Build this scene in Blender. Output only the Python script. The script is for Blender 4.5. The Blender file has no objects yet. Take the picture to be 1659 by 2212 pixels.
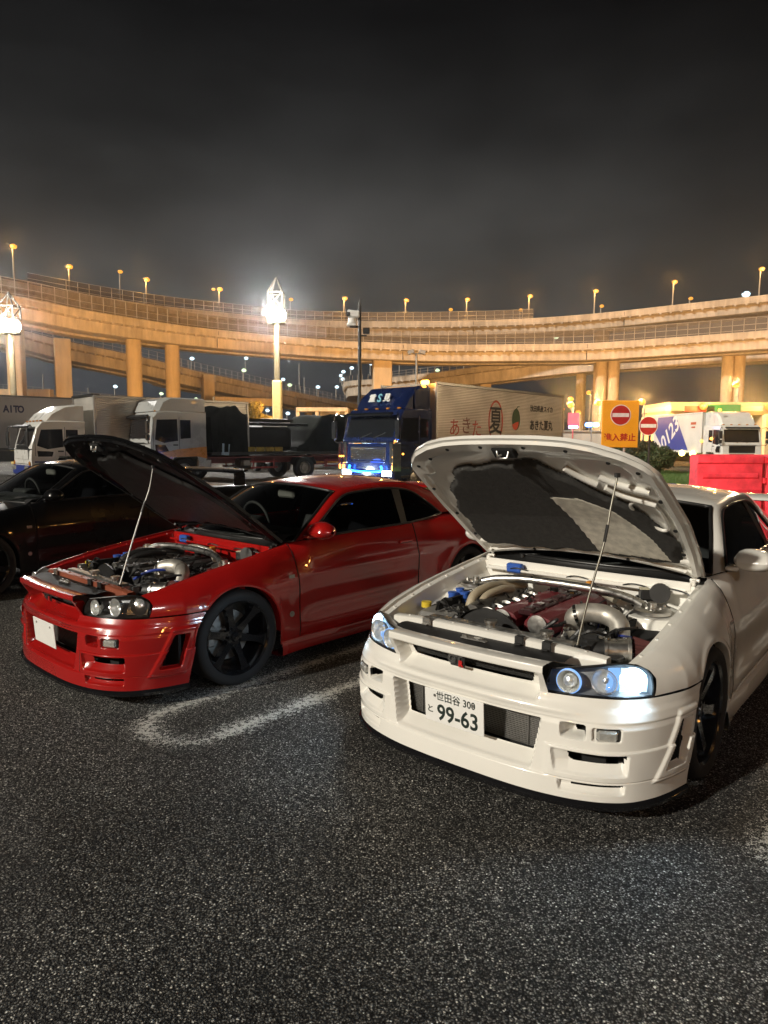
import bpy, bmesh, math, random
import numpy as np
from mathutils import Vector, Matrix
PI = math.pi
R = math.radians
random.seed(7)
scene = bpy.context.scene
col = scene.collection

# ------------------------------------------------------------------ camera, sky, sun, exposure
CAM_H, PITCH, ROLL, FPX = 1.645, 5.943, 0.231, 1462.8      # focal length in 1659-px-wide picture units
cam_d = bpy.data.cameras.new('camera')
cam_d.sensor_fit = 'VERTICAL'
cam_d.sensor_height = 36.0
cam_d.lens = 36.0 * FPX / 2212.0
cam_d.clip_start, cam_d.clip_end = 0.05, 3000
cam = bpy.data.objects.new('camera', cam_d)
col.objects.link(cam)
cam.matrix_world = Matrix.Translation((0, 0, CAM_H)) @ Matrix.Rotation(R(90 - PITCH), 4, 'X') @ Matrix.Rotation(R(ROLL), 4, 'Z')
scene.camera = cam
scene.view_settings.view_transform = 'Standard'
scene.view_settings.look = 'None'
scene.view_settings.exposure = 0.0
scene.view_settings.gamma = 1.0
scene.render.engine = 'CYCLES'
scene.cycles.max_bounces = 8
scene.cycles.sample_clamp_indirect = 6.0
scene.cycles.use_denoising = True
try:
    scene.cycles.denoiser = 'OPENIMAGEDENOISE'
except Exception:
    pass

world = bpy.data.worlds.new('World')
scene.world = world
world.use_nodes = True
wn, wl = world.node_tree.nodes, world.node_tree.links
wn.clear()
w_out = wn.new('ShaderNodeOutputWorld')
w_bg = wn.new('ShaderNodeBackground')
w_tc = wn.new('ShaderNodeTexCoord')
w_sep = wn.new('ShaderNodeSeparateXYZ')
w_ramp = wn.new('ShaderNodeValToRGB')
w_noise = wn.new('ShaderNodeTexNoise')
w_noise.inputs['Scale'].default_value = 2.4
w_noise.inputs['Detail'].default_value = 5
w_noise.inputs['Roughness'].default_value = 0.5
w_map = wn.new('ShaderNodeMapping')
w_map.inputs['Scale'].default_value = (1, 1, 2.2)
w_mr = wn.new('ShaderNodeMapRange')
w_mr.inputs['From Min'].default_value = 0.3
w_mr.inputs['From Max'].default_value = 0.7
w_mr.inputs['To Min'].default_value = 0.42
w_mr.inputs['To Max'].default_value = 1.55
w_mul = wn.new('ShaderNodeVectorMath')
w_mul.operation = 'SCALE'
cr = w_ramp.color_ramp
cr.elements[0].position = 0.0
cr.elements[0].color = (.030, .034, .042, 1)
cr.elements[1].position = 1.0
cr.elements[1].color = (.004, .004, .004, 1)
for pos, c in ((.07, (.040, .043, .048, 1)), (.17, (.062, .062, .058, 1)), (.28, (.044, .043, .041, 1)), (.38, (.018, .018, .0178, 1)), (.50, (.0055, .0055, .0058, 1)), (.65, (.004, .004, .0042, 1))):
    e = cr.elements.new(pos)
    e.color = c
wl.new(w_tc.outputs['Generated'], w_sep.inputs[0])
wl.new(w_sep.outputs['Z'], w_ramp.inputs[0])
wl.new(w_tc.outputs['Generated'], w_map.inputs[0])
wl.new(w_map.outputs[0], w_noise.inputs['Vector'])
wl.new(w_noise.outputs[0], w_mr.inputs[0])
# the glow of the city is strongest straight ahead, a little left
w_dot = wn.new('ShaderNodeVectorMath')
w_dot.operation = 'DOT_PRODUCT'
w_dot.inputs[1].default_value = Vector((-.16, .95, .22)).normalized()
w_gl = wn.new('ShaderNodeMapRange')
w_gl.inputs['From Min'].default_value, w_gl.inputs['From Max'].default_value = .55, 1.0
w_gl.inputs['To Min'].default_value, w_gl.inputs['To Max'].default_value = .14, 1.18
w_gm = wn.new('ShaderNodeMath')
w_gm.operation = 'MULTIPLY'
wl.new(w_tc.outputs['Generated'], w_dot.inputs[0])
wl.new(w_dot.outputs['Value'], w_gl.inputs[0])
wl.new(w_gl.outputs[0], w_gm.inputs[0])
wl.new(w_mr.outputs[0], w_gm.inputs[1])
wl.new(w_ramp.outputs[0], w_mul.inputs[0])
wl.new(w_gm.outputs[0], w_mul.inputs['Scale'])
wl.new(w_mul.outputs[0], w_bg.inputs['Color'])
w_bg.inputs['Strength'].default_value = 1.0
wl.new(w_bg.outputs[0], w_out.inputs[0])

SUN_AZ, SUN_EL = (-0.80, -0.60), 25.0                   # where the key light comes from: the lit side of the car park, left behind the camera
sun_d = bpy.data.lights.new('sun', 'SUN')
sun_d.energy = 3.7
sun_d.angle = R(2.0)
sun_d.color = (1.0, .93, .80)
sun = bpy.data.objects.new('sun', sun_d)
col.objects.link(sun)
_d = Vector((-SUN_AZ[0] * math.cos(R(SUN_EL)), -SUN_AZ[1] * math.cos(R(SUN_EL)), -math.sin(R(SUN_EL))))
sun.rotation_euler = _d.to_track_quat('-Z', 'Y').to_euler()
sun.location = (-30, -20, 40)

# ------------------------------------------------------------------ helpers
def at(u, v, y):
    """World point at forward distance y seen at picture position (u, v) of the 1659 x 2212 photograph."""
    a, b = u - 829.5, 1106 - v
    cr_, sr_ = math.cos(R(-ROLL)), math.sin(R(-ROLL))
    a, b = a * cr_ + b * sr_, -a * sr_ + b * cr_
    c, s = math.cos(R(PITCH)), math.sin(R(PITCH))
    d = Vector((a / FPX, c + s * b / FPX, -s + c * b / FPX))
    k = y / d.y
    return Vector((d.x * k, y, CAM_H + d.z * k))

def ground(u, v):
    p = at(u, v, 1.0)
    k = CAM_H / (CAM_H - p.z)
    return Vector((p.x * k, k, 0))

def tag(o, label=None, cat=None, group=None, kind=None):
    if label: o['label'] = label
    if cat: o['category'] = cat
    if group: o['group'] = group
    if kind: o['kind'] = kind
    return o

def empty(name, loc=(0, 0, 0), rz=0.0, label=None, cat=None, group=None):
    o = bpy.data.objects.new(name, None)
    col.objects.link(o)
    o.location = loc
    o.rotation_euler = (0, 0, rz)
    o.empty_display_size = .2
    return tag(o, label, cat, group)

def link_mesh(name, me, parent=None):
    o = bpy.data.objects.new(name, me)
    col.objects.link(o)
    if parent is not None:
        o.parent = parent
    return o

def copy_tree(o, parent=None):
    c = o.copy()
    col.objects.link(c)
    if parent is not None:
        c.parent = parent
    for ch in list(o.children):
        copy_tree(ch, c)
    return c

class MB:
    """Collects shapes into one mesh."""
    def __init__(self):
        self.v, self.f, self.mi = [], [], []
        self.cur = 0
    def add(self, verts, faces, m=None):
        n = len(self.v)
        self.v += [tuple(map(float, q)) for q in verts]
        self.f += [tuple(i + n for i in f) for f in faces]
        self.mi += [self.cur if m is None else m] * len(faces)
        return self
    def box(self, c, s, rot=None, b=0.0, m=None):
        hx, hy, hz = s[0] / 2, s[1] / 2, s[2] / 2
        if b <= 0:
            vs = [(x, y, z) for z in (-hz, hz) for y in (-hy, hy) for x in (-hx, hx)]
            fs = [(0, 2, 3, 1), (4, 5, 7, 6), (0, 1, 5, 4), (2, 6, 7, 3), (0, 4, 6, 2), (1, 3, 7, 5)]
        else:
            b = min(b, hx * .9, hy * .9, hz * .9)
            vs, idx, fs = [], {}, []
            for sx in (-1, 1):
                for sy in (-1, 1):
                    for sz in (-1, 1):
                        for ax in range(3):
                            p = [sx * (hx - b), sy * (hy - b), sz * (hz - b)]
                            p[ax] = (sx * hx, sy * hy, sz * hz)[ax]
                            idx[(sx, sy, sz, ax)] = len(vs)
                            vs.append(tuple(p))
            S = (-1, 1)
            for s_ in S:
                fs.append([idx[(s_, a, c_, 0)] for a, c_ in ((-1, -1), (1, -1), (1, 1), (-1, 1))][::s_])
                fs.append([idx[(a, s_, c_, 1)] for a, c_ in ((-1, -1), (-1, 1), (1, 1), (1, -1))][::s_])
                fs.append([idx[(a, c_, s_, 2)] for a, c_ in ((-1, -1), (1, -1), (1, 1), (-1, 1))][::s_])
            for a in S:
                for c_ in S:
                    fs.append([idx[(a, c_, -1, 0)], idx[(a, c_, 1, 0)], idx[(a, c_, 1, 1)], idx[(a, c_, -1, 1)]][::-a * c_])
                    fs.append([idx[(a, -1, c_, 0)], idx[(a, 1, c_, 0)], idx[(a, 1, c_, 2)], idx[(a, -1, c_, 2)]][::a * c_])
                    fs.append([idx[(-1, a, c_, 1)], idx[(1, a, c_, 1)], idx[(1, a, c_, 2)], idx[(-1, a, c_, 2)]][::-a * c_])
                    for d in S:
                        fs.append([idx[(a, c_, d, 0)], idx[(a, c_, d, 1)], idx[(a, c_, d, 2)]][::a * c_ * d])
        M = rot if rot is not None else Matrix.Identity(3)
        C = Vector(c)
        return self.add([C + M @ Vector(q) for q in vs], fs, m)
    def cyl(self, p0, p1, r0, r1=None, n=12, caps=True, m=None):
        r1 = r0 if r1 is None else r1
        p0, p1 = Vector(p0), Vector(p1)
        d = (p1 - p0).normalized()
        a = d.orthogonal().normalized()
        b = d.cross(a)
        vs = [p + (a * math.cos(2 * PI * i / n) + b * math.sin(2 * PI * i / n)) * r for p, r in ((p0, r0), (p1, r1)) for i in range(n)]
        fs = [(i, (i + 1) % n, n + (i + 1) % n, n + i) for i in range(n)]
        if caps:
            fs += [tuple(range(n - 1, -1, -1)), tuple(range(n, 2 * n))]
        return self.add(vs, fs, m)
    def tube(self, pts, r, n=8, m=None, smooth=0):
        pts = [Vector(p) for p in pts]
        if smooth:
            pts = [Vector(q) for q in catmull([tuple(p) for p in pts], smooth)]
        rs = r if isinstance(r, (list, tuple)) else [r] * len(pts)
        if len(rs) != len(pts):
            rs = list(np.interp(np.linspace(0, 1, len(pts)), np.linspace(0, 1, len(rs)), rs))
        vs, fs = [], []
        up = None
        for i, p in enumerate(pts):
            d = (pts[min(i + 1, len(pts) - 1)] - pts[max(i - 1, 0)]).normalized()
            a = d.orthogonal().normalized() if up is None else (up - d * up.dot(d)).normalized()
            up = a
            b = d.cross(a)
            vs += [p + (a * math.cos(2 * PI * k / n) + b * math.sin(2 * PI * k / n)) * rs[i] for k in range(n)]
        for i in range(len(pts) - 1):
            for k in range(n):
                fs.append((i * n + k, i * n + (k + 1) % n, (i + 1) * n + (k + 1) % n, (i + 1) * n + k))
        fs += [tuple(range(n - 1, -1, -1)), tuple(range((len(pts) - 1) * n, len(pts) * n))]
        return self.add(vs, fs, m)
    def lathe(self, prof, axis_o, axis_d, n=24, m=None):
        """prof: (radius, distance along axis)"""
        o, d = Vector(axis_o), Vector(axis_d).normalized()
        a = d.orthogonal().normalized()
        b = d.cross(a)
        k = len(prof)
        vs = [o + d * h + (a * math.cos(2 * PI * i / n) + b * math.sin(2 * PI * i / n)) * r for i in range(n) for r, h in prof]
        fs = [(i * k + j, ((i + 1) % n) * k + j, ((i + 1) % n) * k + j + 1, i * k + j + 1) for i in range(n) for j in range(k - 1)]
        return self.add(vs, fs, m)
    def prism(self, poly, ext, m=None):
        """poly: 3-D polygon points, ext: extrusion vector"""
        n = len(poly)
        e = Vector(ext)
        vs = [Vector(p) for p in poly] + [Vector(p) + e for p in poly]
        fs = [tuple(range(n - 1, -1, -1)), tuple(range(n, 2 * n))] + [(i, (i + 1) % n, n + (i + 1) % n, n + i) for i in range(n)]
        return self.add(vs, fs, m)
    def grid(self, P, keep=None, flip=False, m=None):
        P = np.asarray(P, float)
        nu, nv = P.shape[:2]
        I = np.arange(nu * nv).reshape(nu, nv)
        F = np.stack([I[:-1, :-1], I[1:, :-1], I[1:, 1:], I[:-1, 1:]], -1).reshape(-1, 4)
        if keep is not None:
            F = F[np.asarray(keep).reshape(-1)]
        if flip:
            F = F[:, ::-1]
        used = np.unique(F)
        remap = -np.ones(nu * nv, int)
        remap[used] = np.arange(len(used))
        return self.add(P.reshape(-1, 3)[used].tolist(), remap[F].tolist(), m)
    def blob(self, c, r, sub=1, jitter=.0, m=None, scale=(1, 1, 1)):
        bm = bmesh.new()
        bmesh.ops.create_icosphere(bm, subdivisions=sub, radius=1)
        vs = [Vector(c) + Vector((q.co.x * r * scale[0], q.co.y * r * scale[1], q.co.z * r * scale[2])) * (1 + random.uniform(-jitter, jitter)) for q in bm.verts]
        fs = [tuple(q.index for q in f.verts) for f in bm.faces]
        bm.free()
        return self.add(vs, fs, m)
    def build_each(self, name, mats, parent=None, angle=35):
        """One object per loose piece."""
        par = list(range(len(self.v)))
        def find(i):
            while par[i] != i:
                par[i] = par[par[i]]
                i = par[i]
            return i
        for f in self.f:
            r = find(f[0])
            for i in f[1:]:
                par[find(i)] = r
        groups = {}
        for f in self.f:
            groups.setdefault(find(f[0]), []).append(f)
        out = []
        for fs in groups.values():
            used = sorted({i for f in fs for i in f})
            re = {i: k for k, i in enumerate(used)}
            b = MB()
            b.add([self.v[i] for i in used], [tuple(re[i] for i in f) for f in fs])
            out.append(b.build(name, mats, parent, angle, fix=True))
        return out
    def mesh(self, name, mats, angle=35):
        me = bpy.data.meshes.new(name)
        me.from_pydata(self.v, [], self.f)
        for m_ in (mats if isinstance(mats, (list, tuple)) else [mats]):
            me.materials.append(m_)
        if isinstance(mats, (list, tuple)) and len(mats) > 1:
            me.polygons.foreach_set('material_index', self.mi)
        me.polygons.foreach_set('use_smooth', [True] * len(me.polygons))
        me.update()
        if angle < 180:
            me.set_sharp_from_angle(angle=R(angle))
        return me
    def build(self, name, mats, parent=None, angle=35, fix=False):
        me = self.mesh(name, mats, angle)
        if fix:
            bm = bmesh.new()
            bm.from_mesh(me)
            bmesh.ops.recalc_face_normals(bm, faces=bm.faces)
            bm.to_mesh(me)
            bm.free()
        return link_mesh(name, me, parent)

def catmull(pts, n):
    """n samples per span through the points (any dimension)."""
    P = np.asarray(pts, float)
    Q = np.vstack([2 * P[0] - P[1], P, 2 * P[-1] - P[-2]])
    out = []
    for i in range(1, len(Q) - 2):
        p0, p1, p2, p3 = Q[i - 1], Q[i], Q[i + 1], Q[i + 2]
        for t in np.linspace(0, 1, n, endpoint=False):
            out.append(.5 * (2 * p1 + (p2 - p0) * t + (2 * p0 - 5 * p1 + 4 * p2 - p3) * t * t + (3 * p1 - p0 - 3 * p2 + p3) * t ** 3))
    out.append(Q[-2])
    return np.array(out)

def resample(pts, n):
    P = catmull(pts, 16) if len(pts) > 2 else np.asarray(pts, float)
    L = np.concatenate([[0], np.cumsum(np.linalg.norm(np.diff(P, axis=0), axis=1))])
    t = np.linspace(0, L[-1], n)
    return np.stack([np.interp(t, L, P[:, k]) for k in range(P.shape[1])], 1)

def text_mesh(name, body, size, mat_, parent, origin, xdir, up, ext=.002, shear=0.0, sx=1.0, bold=0.0):
    cu = bpy.data.curves.new(name + '_font', 'FONT')
    cu.body = body
    cu.size = size
    cu.align_x, cu.align_y = 'CENTER', 'CENTER'
    cu.extrude = ext
    cu.shear = shear
    cu.offset = bold
    cu.resolution_u = 3
    tmp = bpy.data.objects.new(name + '_font', cu)
    col.objects.link(tmp)
    dg = bpy.context.evaluated_depsgraph_get()
    me = bpy.data.meshes.new_from_object(tmp.evaluated_get(dg))
    bpy.data.objects.remove(tmp)
    bpy.data.curves.remove(cu)
    x, z = Vector(xdir).normalized(), Vector(up).normalized()
    n = x.cross(z)
    M = Matrix((x * sx, z, n)).transposed().to_4x4()
    M.translation = Vector(origin)
    me.transform(M)
    me.materials.clear()
    me.materials.append(mat_)
    me.name = name
    return link_mesh(name, me, parent)

# ------------------------------------------------------------------ materials
_mats = {}
def mat(name, base=(.5, .5, .5), rough=.5, metal=0.0, coat=0.0, emit=None, es=0.0, var=.12, vscale=8.0, bump=0.0, bscale=60.0, spec=.5, rvar=.06, coord='Object'):
    if name in _mats:
        return _mats[name]
    m = bpy.data.materials.new(name)
    m.use_nodes = True
    nt = m.node_tree
    b = nt.nodes['Principled BSDF']
    tc = nt.nodes.new('ShaderNodeTexCoord')
    nz = nt.nodes.new('ShaderNodeTexNoise')
    nz.inputs['Scale'].default_value = vscale
    nz.inputs['Detail'].default_value = 5
    nt.links.new(tc.outputs[coord], nz.inputs['Vector'])
    mr = nt.nodes.new('ShaderNodeMapRange')
    mr.inputs['From Min'].default_value, mr.inputs['From Max'].default_value = .3, .7
    mr.inputs['To Min'].default_value, mr.inputs['To Max'].default_value = 1 - var, 1 + var
    nt.links.new(nz.outputs[0], mr.inputs[0])
    sc = nt.nodes.new('ShaderNodeVectorMath')
    sc.operation = 'SCALE'
    sc.inputs[0].default_value = base
    nt.links.new(mr.outputs[0], sc.inputs['Scale'])
    nt.links.new(sc.outputs[0], b.inputs['Base Color'])
    r2 = nt.nodes.new('ShaderNodeMapRange')
    r2.inputs['From Min'].default_value, r2.inputs['From Max'].default_value = .3, .7
    r2.inputs['To Min'].default_value, r2.inputs['To Max'].default_value = max(0, rough - rvar), min(1, rough + rvar)
    nt.links.new(nz.outputs[0], r2.inputs[0])
    nt.links.new(r2.outputs[0], b.inputs['Roughness'])
    b.inputs['Metallic'].default_value = metal
    b.inputs['Specular IOR Level'].default_value = spec
    b.inputs['Coat Weight'].default_value = coat
    b.inputs['Coat Roughness'].default_value = .03
    if emit:
        b.inputs['Emission Color'].default_value = (*emit, 1)
        b.inputs['Emission Strength'].default_value = es
    if bump:
        n2 = nt.nodes.new('ShaderNodeTexNoise')
        n2.inputs['Scale'].default_value = bscale
        n2.inputs['Detail'].default_value = 3
        nt.links.new(tc.outputs[coord], n2.inputs['Vector'])
        bp = nt.nodes.new('ShaderNodeBump')
        bp.inputs['Strength'].default_value = bump
        bp.inputs['Distance'].default_value = .01
        nt.links.new(n2.outputs[0], bp.inputs['Height'])
        nt.links.new(bp.outputs[0], b.inputs['Normal'])
    _mats[name] = m
    return m

def glass(name, tint=(.6, .65, .62), refl=(1, 1, 1), rough=.0):
    """Thin pane: lets light through with a tint, mirrors at grazing angles."""
    if name in _mats:
        return _mats[name]
    m = bpy.data.materials.new(name)
    m.use_nodes = True
    nt = m.node_tree
    nt.nodes.clear()
    out = nt.nodes.new('ShaderNodeOutputMaterial')
    tr = nt.nodes.new('ShaderNodeBsdfTransparent')
    tr.inputs[0].default_value = (*tint, 1)
    gl = nt.nodes.new('ShaderNodeBsdfGlossy')
    gl.inputs[0].default_value = (*refl, 1)
    gl.inputs['Roughness'].default_value = rough
    fr = nt.nodes.new('ShaderNodeFresnel')
    fr.inputs[0].default_value = 1.52
    mx = nt.nodes.new('ShaderNodeMixShader')
    nt.links.new(fr.outputs[0], mx.inputs[0])
    nt.links.new(tr.outputs[0], mx.inputs[1])
    nt.links.new(gl.outputs[0], mx.inputs[2])
    nt.links.new(mx.outputs[0], out.inputs[0])
    _mats[name] = m
    return m

def emitter(name, c, s):
    return mat(name, base=(.03, .03, .03), rough=.4, emit=c, es=s)

def asphalt_material(name, painted=False):
    m = bpy.data.materials.new(name)
    m.use_nodes = True
    nt = m.node_tree
    N, L = nt.nodes, nt.links
    b = N['Principled BSDF']
    tc = N.new('ShaderNodeTexCoord')
    def node(t, **kw):
        n = N.new(t)
        for k, v in kw.items():
            setattr(n, k, v)
        return n
    warp = node('ShaderNodeTexNoise')
    warp.inputs['Scale'].default_value = 60
    L.new(tc.outputs['Object'], warp.inputs['Vector'])
    add = node('ShaderNodeMixRGB', blend_type='ADD')
    add.inputs[0].default_value = .012
    L.new(tc.outputs['Object'], add.inputs[1])
    L.new(warp.outputs['Color'], add.inputs[2])
    v1 = node('ShaderNodeTexVoronoi')
    v1.inputs['Scale'].default_value = 128
    L.new(add.outputs[0], v1.inputs['Vector'])
    v2 = node('ShaderNodeTexVoronoi')
    v2.inputs['Scale'].default_value = 290
    L.new(add.outputs[0], v2.inputs['Vector'])
    big = node('ShaderNodeTexNoise')
    big.inputs['Scale'].default_value = .6
    big.inputs['Detail'].default_value = 6
    L.new(tc.outputs['Object'], big.inputs['Vector'])
    sep = node('ShaderNodeSeparateColor')
    L.new(v1.outputs['Color'], sep.inputs[0])
    ramp = node('ShaderNodeValToRGB')
    e = ramp.color_ramp
    e.elements[0].position, e.elements[0].color = 0, (.024, .0238, .0228, 1)
    e.elements[1].position, e.elements[1].color = 1, (.62, .60, .54, 1)
    for p_, c_ in ((.45, (.095, .093, .087, 1)), (.80, (.25, .245, .225, 1)), (.955, (.40, .39, .36, 1)), (.967, (.88, .87, .80, 1))):
        q = e.elements.new(p_)
        q.color = c_
    L.new(sep.outputs[0], ramp.inputs[0])
    # darker binder between the stones
    gap = node('ShaderNodeMapRange')
    gap.inputs['From Min'].default_value, gap.inputs['From Max'].default_value = .18, .62
    gap.inputs['To Min'].default_value, gap.inputs['To Max'].default_value = 1.45, .06
    L.new(v1.outputs['Distance'], gap.inputs[0])
    wear = node('ShaderNodeMapRange')
    wear.inputs['From Min'].default_value, wear.inputs['From Max'].default_value = .36, .64
    wear.inputs['To Min'].default_value, wear.inputs['To Max'].default_value = .60, 1.4
    L.new(big.outputs[0], wear.inputs[0])
    # oil drips and damp patches
    oil = node('ShaderNodeTexVoronoi')
    oil.inputs['Scale'].default_value = .8
    om = node('ShaderNodeMixRGB', blend_type='ADD')
    om.inputs[0].default_value = .25
    L.new(tc.outputs['Object'], om.inputs[1])
    L.new(big.outputs['Color'], om.inputs[2])
    L.new(om.outputs[0], oil.inputs['Vector'])
    orr = node('ShaderNodeMapRange')
    orr.inputs['From Min'].default_value, orr.inputs['From Max'].default_value = .06, .22
    orr.inputs['To Min'].default_value, orr.inputs['To Max'].default_value = .62, 1.0
    L.new(oil.outputs['Distance'], orr.inputs[0])
    wo = node('ShaderNodeMath', operation='MULTIPLY')
    L.new(wear.outputs[0], wo.inputs[0])
    L.new(orr.outputs[0], wo.inputs[1])
    mul = node('ShaderNodeMath', operation='MULTIPLY')
    L.new(gap.outputs[0], mul.inputs[0])
    L.new(wo.outputs[0], mul.inputs[1])
    sc = node('ShaderNodeVectorMath', operation='SCALE')
    L.new(ramp.outputs[0], sc.inputs[0])
    L.new(mul.outputs[0], sc.inputs['Scale'])
    h = node('ShaderNodeMath', operation='MULTIPLY_ADD')
    L.new(v2.outputs['Distance'], h.inputs[0])
    h.inputs[1].default_value = -.35
    inv = node('ShaderNodeMath', operation='MULTIPLY')
    L.new(v1.outputs['Distance'], inv.inputs[0])
    inv.inputs[1].default_value = -1.0
    L.new(inv.outputs[0], h.inputs[2])
    bp = node('ShaderNodeBump')
    bp.inputs['Strength'].default_value = 1.0
    bp.inputs['Distance'].default_value = .013
    L.new(h.outputs[0], bp.inputs['Height'])
    L.new(bp.outputs[0], b.inputs['Normal'])
    b.inputs['Roughness'].default_value = .78
    b.inputs['Specular IOR Level'].default_value = .3
    if not painted:
        L.new(sc.outputs[0], b.inputs['Base Color'])
    else:
        pm = node('ShaderNodeMixRGB')
        pm.inputs[2].default_value = (.62, .61, .56, 1)
        L.new(sc.outputs[0], pm.inputs[1])
        n2 = node('ShaderNodeTexNoise')
        n2.inputs['Scale'].default_value = 38
        n2.inputs['Detail'].default_value = 6
        L.new(tc.outputs['Object'], n2.inputs['Vector'])
        n3 = node('ShaderNodeTexNoise')
        n3.inputs['Scale'].default_value = 2.3
        L.new(tc.outputs['Object'], n3.inputs['Vector'])
        a2 = node('ShaderNodeMath', operation='MULTIPLY_ADD')
        L.new(n3.outputs[0], a2.inputs[0])
        a2.inputs[1].default_value = .9
        n2b = node('ShaderNodeMath', operation='MULTIPLY')
        n2b.inputs[1].default_value = 1.7
        L.new(n2.outputs[0], n2b.inputs[0])
        L.new(n2b.outputs[0], a2.inputs[2])
        # paint stays on the stone tops, worn out of the gaps
        a3 = node('ShaderNodeMath', operation='MULTIPLY_ADD')
        L.new(v1.outputs['Distance'], a3.inputs[0])
        a3.inputs[1].default_value = -.9
        L.new(a2.outputs[0], a3.inputs[2])
        # frayed sides: the U runs across the stripe
        uv = node('ShaderNodeUVMap')
        su = node('ShaderNodeSeparateXYZ')
        L.new(uv.outputs[0], su.inputs[0])
        edge = node('ShaderNodeMath', operation='PINGPONG')
        edge.inputs[1].default_value = .5
        L.new(su.outputs[0], edge.inputs[0])
        a4 = node('ShaderNodeMath', operation='MULTIPLY_ADD')
        L.new(edge.outputs[0], a4.inputs[0])
        a4.inputs[1].default_value = 1.5
        L.new(a3.outputs[0], a4.inputs[2])
        mr = node('ShaderNodeMapRange')
        mr.inputs['From Min'].default_value, mr.inputs['From Max'].default_value = 1.16, 1.5
        L.new(a4.outputs[0], mr.inputs[0])
        L.new(mr.outputs[0], pm.inputs[0])
        L.new(pm.outputs[0], b.inputs['Base Color'])
        tr = node('ShaderNodeBsdfTransparent')
        mx = node('ShaderNodeMixShader')
        L.new(mr.outputs[0], mx.inputs[0])
        L.new(tr.outputs[0], mx.inputs[1])
        L.new(b.outputs[0], mx.inputs[2])
        L.new(mx.outputs[0], N['Material Output'].inputs[0])
    return m

def concrete_material(name, base, streak=.25):
    if name in _mats:
        return _mats[name]
    m = bpy.data.materials.new(name)
    m.use_nodes = True
    nt = m.node_tree
    N, L = nt.nodes, nt.links
    b = N['Principled BSDF']
    tc = N.new('ShaderNodeTexCoord')
    mp = N.new('ShaderNodeMapping')
    mp.inputs['Scale'].default_value = (1.2, 1.2, .18)
    L.new(tc.outputs['Object'], mp.inputs[0])
    n1 = N.new('ShaderNodeTexNoise')
    n1.inputs['Scale'].default_value = 1.3
    n1.inputs['Detail'].default_value = 7
    L.new(mp.outputs[0], n1.inputs['Vector'])
    n2 = N.new('ShaderNodeTexNoise')
    n2.inputs['Scale'].default_value = .22
    n2.inputs['Detail'].default_value = 6
    L.new(tc.outputs['Object'], n2.inputs['Vector'])
    ad = N.new('ShaderNodeMath')
    ad.operation = 'ADD'
    L.new(n1.outputs[0], ad.inputs[0])
    L.new(n2.outputs[0], ad.inputs[1])
    mr = N.new('ShaderNodeMapRange')
    mr.inputs['From Min'].default_value, mr.inputs['From Max'].default_value = .75, 1.25
    mr.inputs['To Min'].default_value, mr.inputs['To Max'].default_value = 1 - streak, 1 + streak
    L.new(ad.outputs[0], mr.inputs[0])
    sc = N.new('ShaderNodeVectorMath')
    sc.operation = 'SCALE'
    sc.inputs[0].default_value = base
    L.new(mr.outputs[0], sc.inputs['Scale'])
    L.new(sc.outputs[0], b.inputs['Base Color'])
    b.inputs['Roughness'].default_value = .85
    _mats[name] = m
    return m

WHITE = mat('white_pearl_paint', (.78, .765, .71), .22, coat=1.0, var=.03, vscale=3)
RED = mat('red_paint', (.34, .008, .007), .22, coat=1.0, var=.05, vscale=3)
BLACKP = mat('black_paint', (.003, .003, .0035), .3, coat=.45, spec=.25, var=.1, vscale=3)
BLACK = mat('black_plastic', (.014, .014, .014), .45, bump=.15, bscale=400)
GLOSSBLACK = mat('gloss_black', (.008, .008, .009), .12, coat=.6)
VOID = mat('dark_cavity', (.006, .006, .006), .9)
RUBBER = mat('tyre_rubber', (.012, .012, .0125), .8, bump=.2, bscale=150)
RIM = mat('gloss_black_alloy', (.010, .010, .011), .18, metal=.0, coat=1.0)
CHROME = mat('chrome', (.82, .82, .80), .08, metal=1.0, var=.05)
ALU = mat('brushed_aluminium', (.62, .61, .58), .32, metal=1.0, var=.15, vscale=30)
STEEL = mat('dull_steel', (.35, .34, .32), .45, metal=1.0, var=.2, vscale=40)
DARKSTEEL = mat('dark_steel', (.10, .10, .10), .5, metal=.8, var=.3, vscale=30)
FELT = mat('grey_felt', (.034, .033, .031), .95, var=.35, vscale=35, bump=.5, bscale=160)
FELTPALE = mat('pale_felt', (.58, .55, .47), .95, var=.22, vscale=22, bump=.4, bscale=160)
REFL = mat('lamp_reflector_silver', (.85, .85, .83), .30, metal=.75, bump=.25, bscale=45)
HOSE = mat('beige_hose', (.36, .31, .22), .5)
BLUESIL = mat('blue_silicone', (.02, .05, .32), .35, coat=.3)
BLUECAP = mat('blue_plastic', (.03, .10, .42), .4)
YELLOWP = mat('yellow_plastic', (.65, .48, .04), .4)
CAMRED = mat('red_crackle_enamel', (.12, .006, .011), .5, coat=.12, bump=.3, bscale=250)
CAMBLACK = mat('dark_coil_cover', (.035, .012, .014), .3, coat=.3)
GREYPL = mat('grey_plastic', (.16, .155, .145), .5)
WIRE = mat('black_wire', (.01, .01, .01), .5)
PLATEW = mat('plate_white', (.78, .78, .75), .4, var=.02)
PLATEG = mat('plate_green_black', (.02, .03, .025), .4)
LENS = glass('clear_lens', (.92, .94, .95))
SCREEN = glass('windscreen_glass', (.84, .88, .85))
TINT = glass('tinted_glass', (.10, .105, .12))
TRIM = mat('black_trim', (.012, .012, .012), .35)
SEAT = mat('dark_seat_cloth', (.03, .03, .033), .9)
SEATP = mat('dark_dashboard', (.02, .02, .021), .7, bump=.2, bscale=300)
IC = mat('intercooler_fins', (.20, .195, .185), .4, metal=.7)
FOGG = mat('fog_lens', (.45, .45, .42), .15, metal=.4, coat=1, bump=.8, bscale=50)
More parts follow.
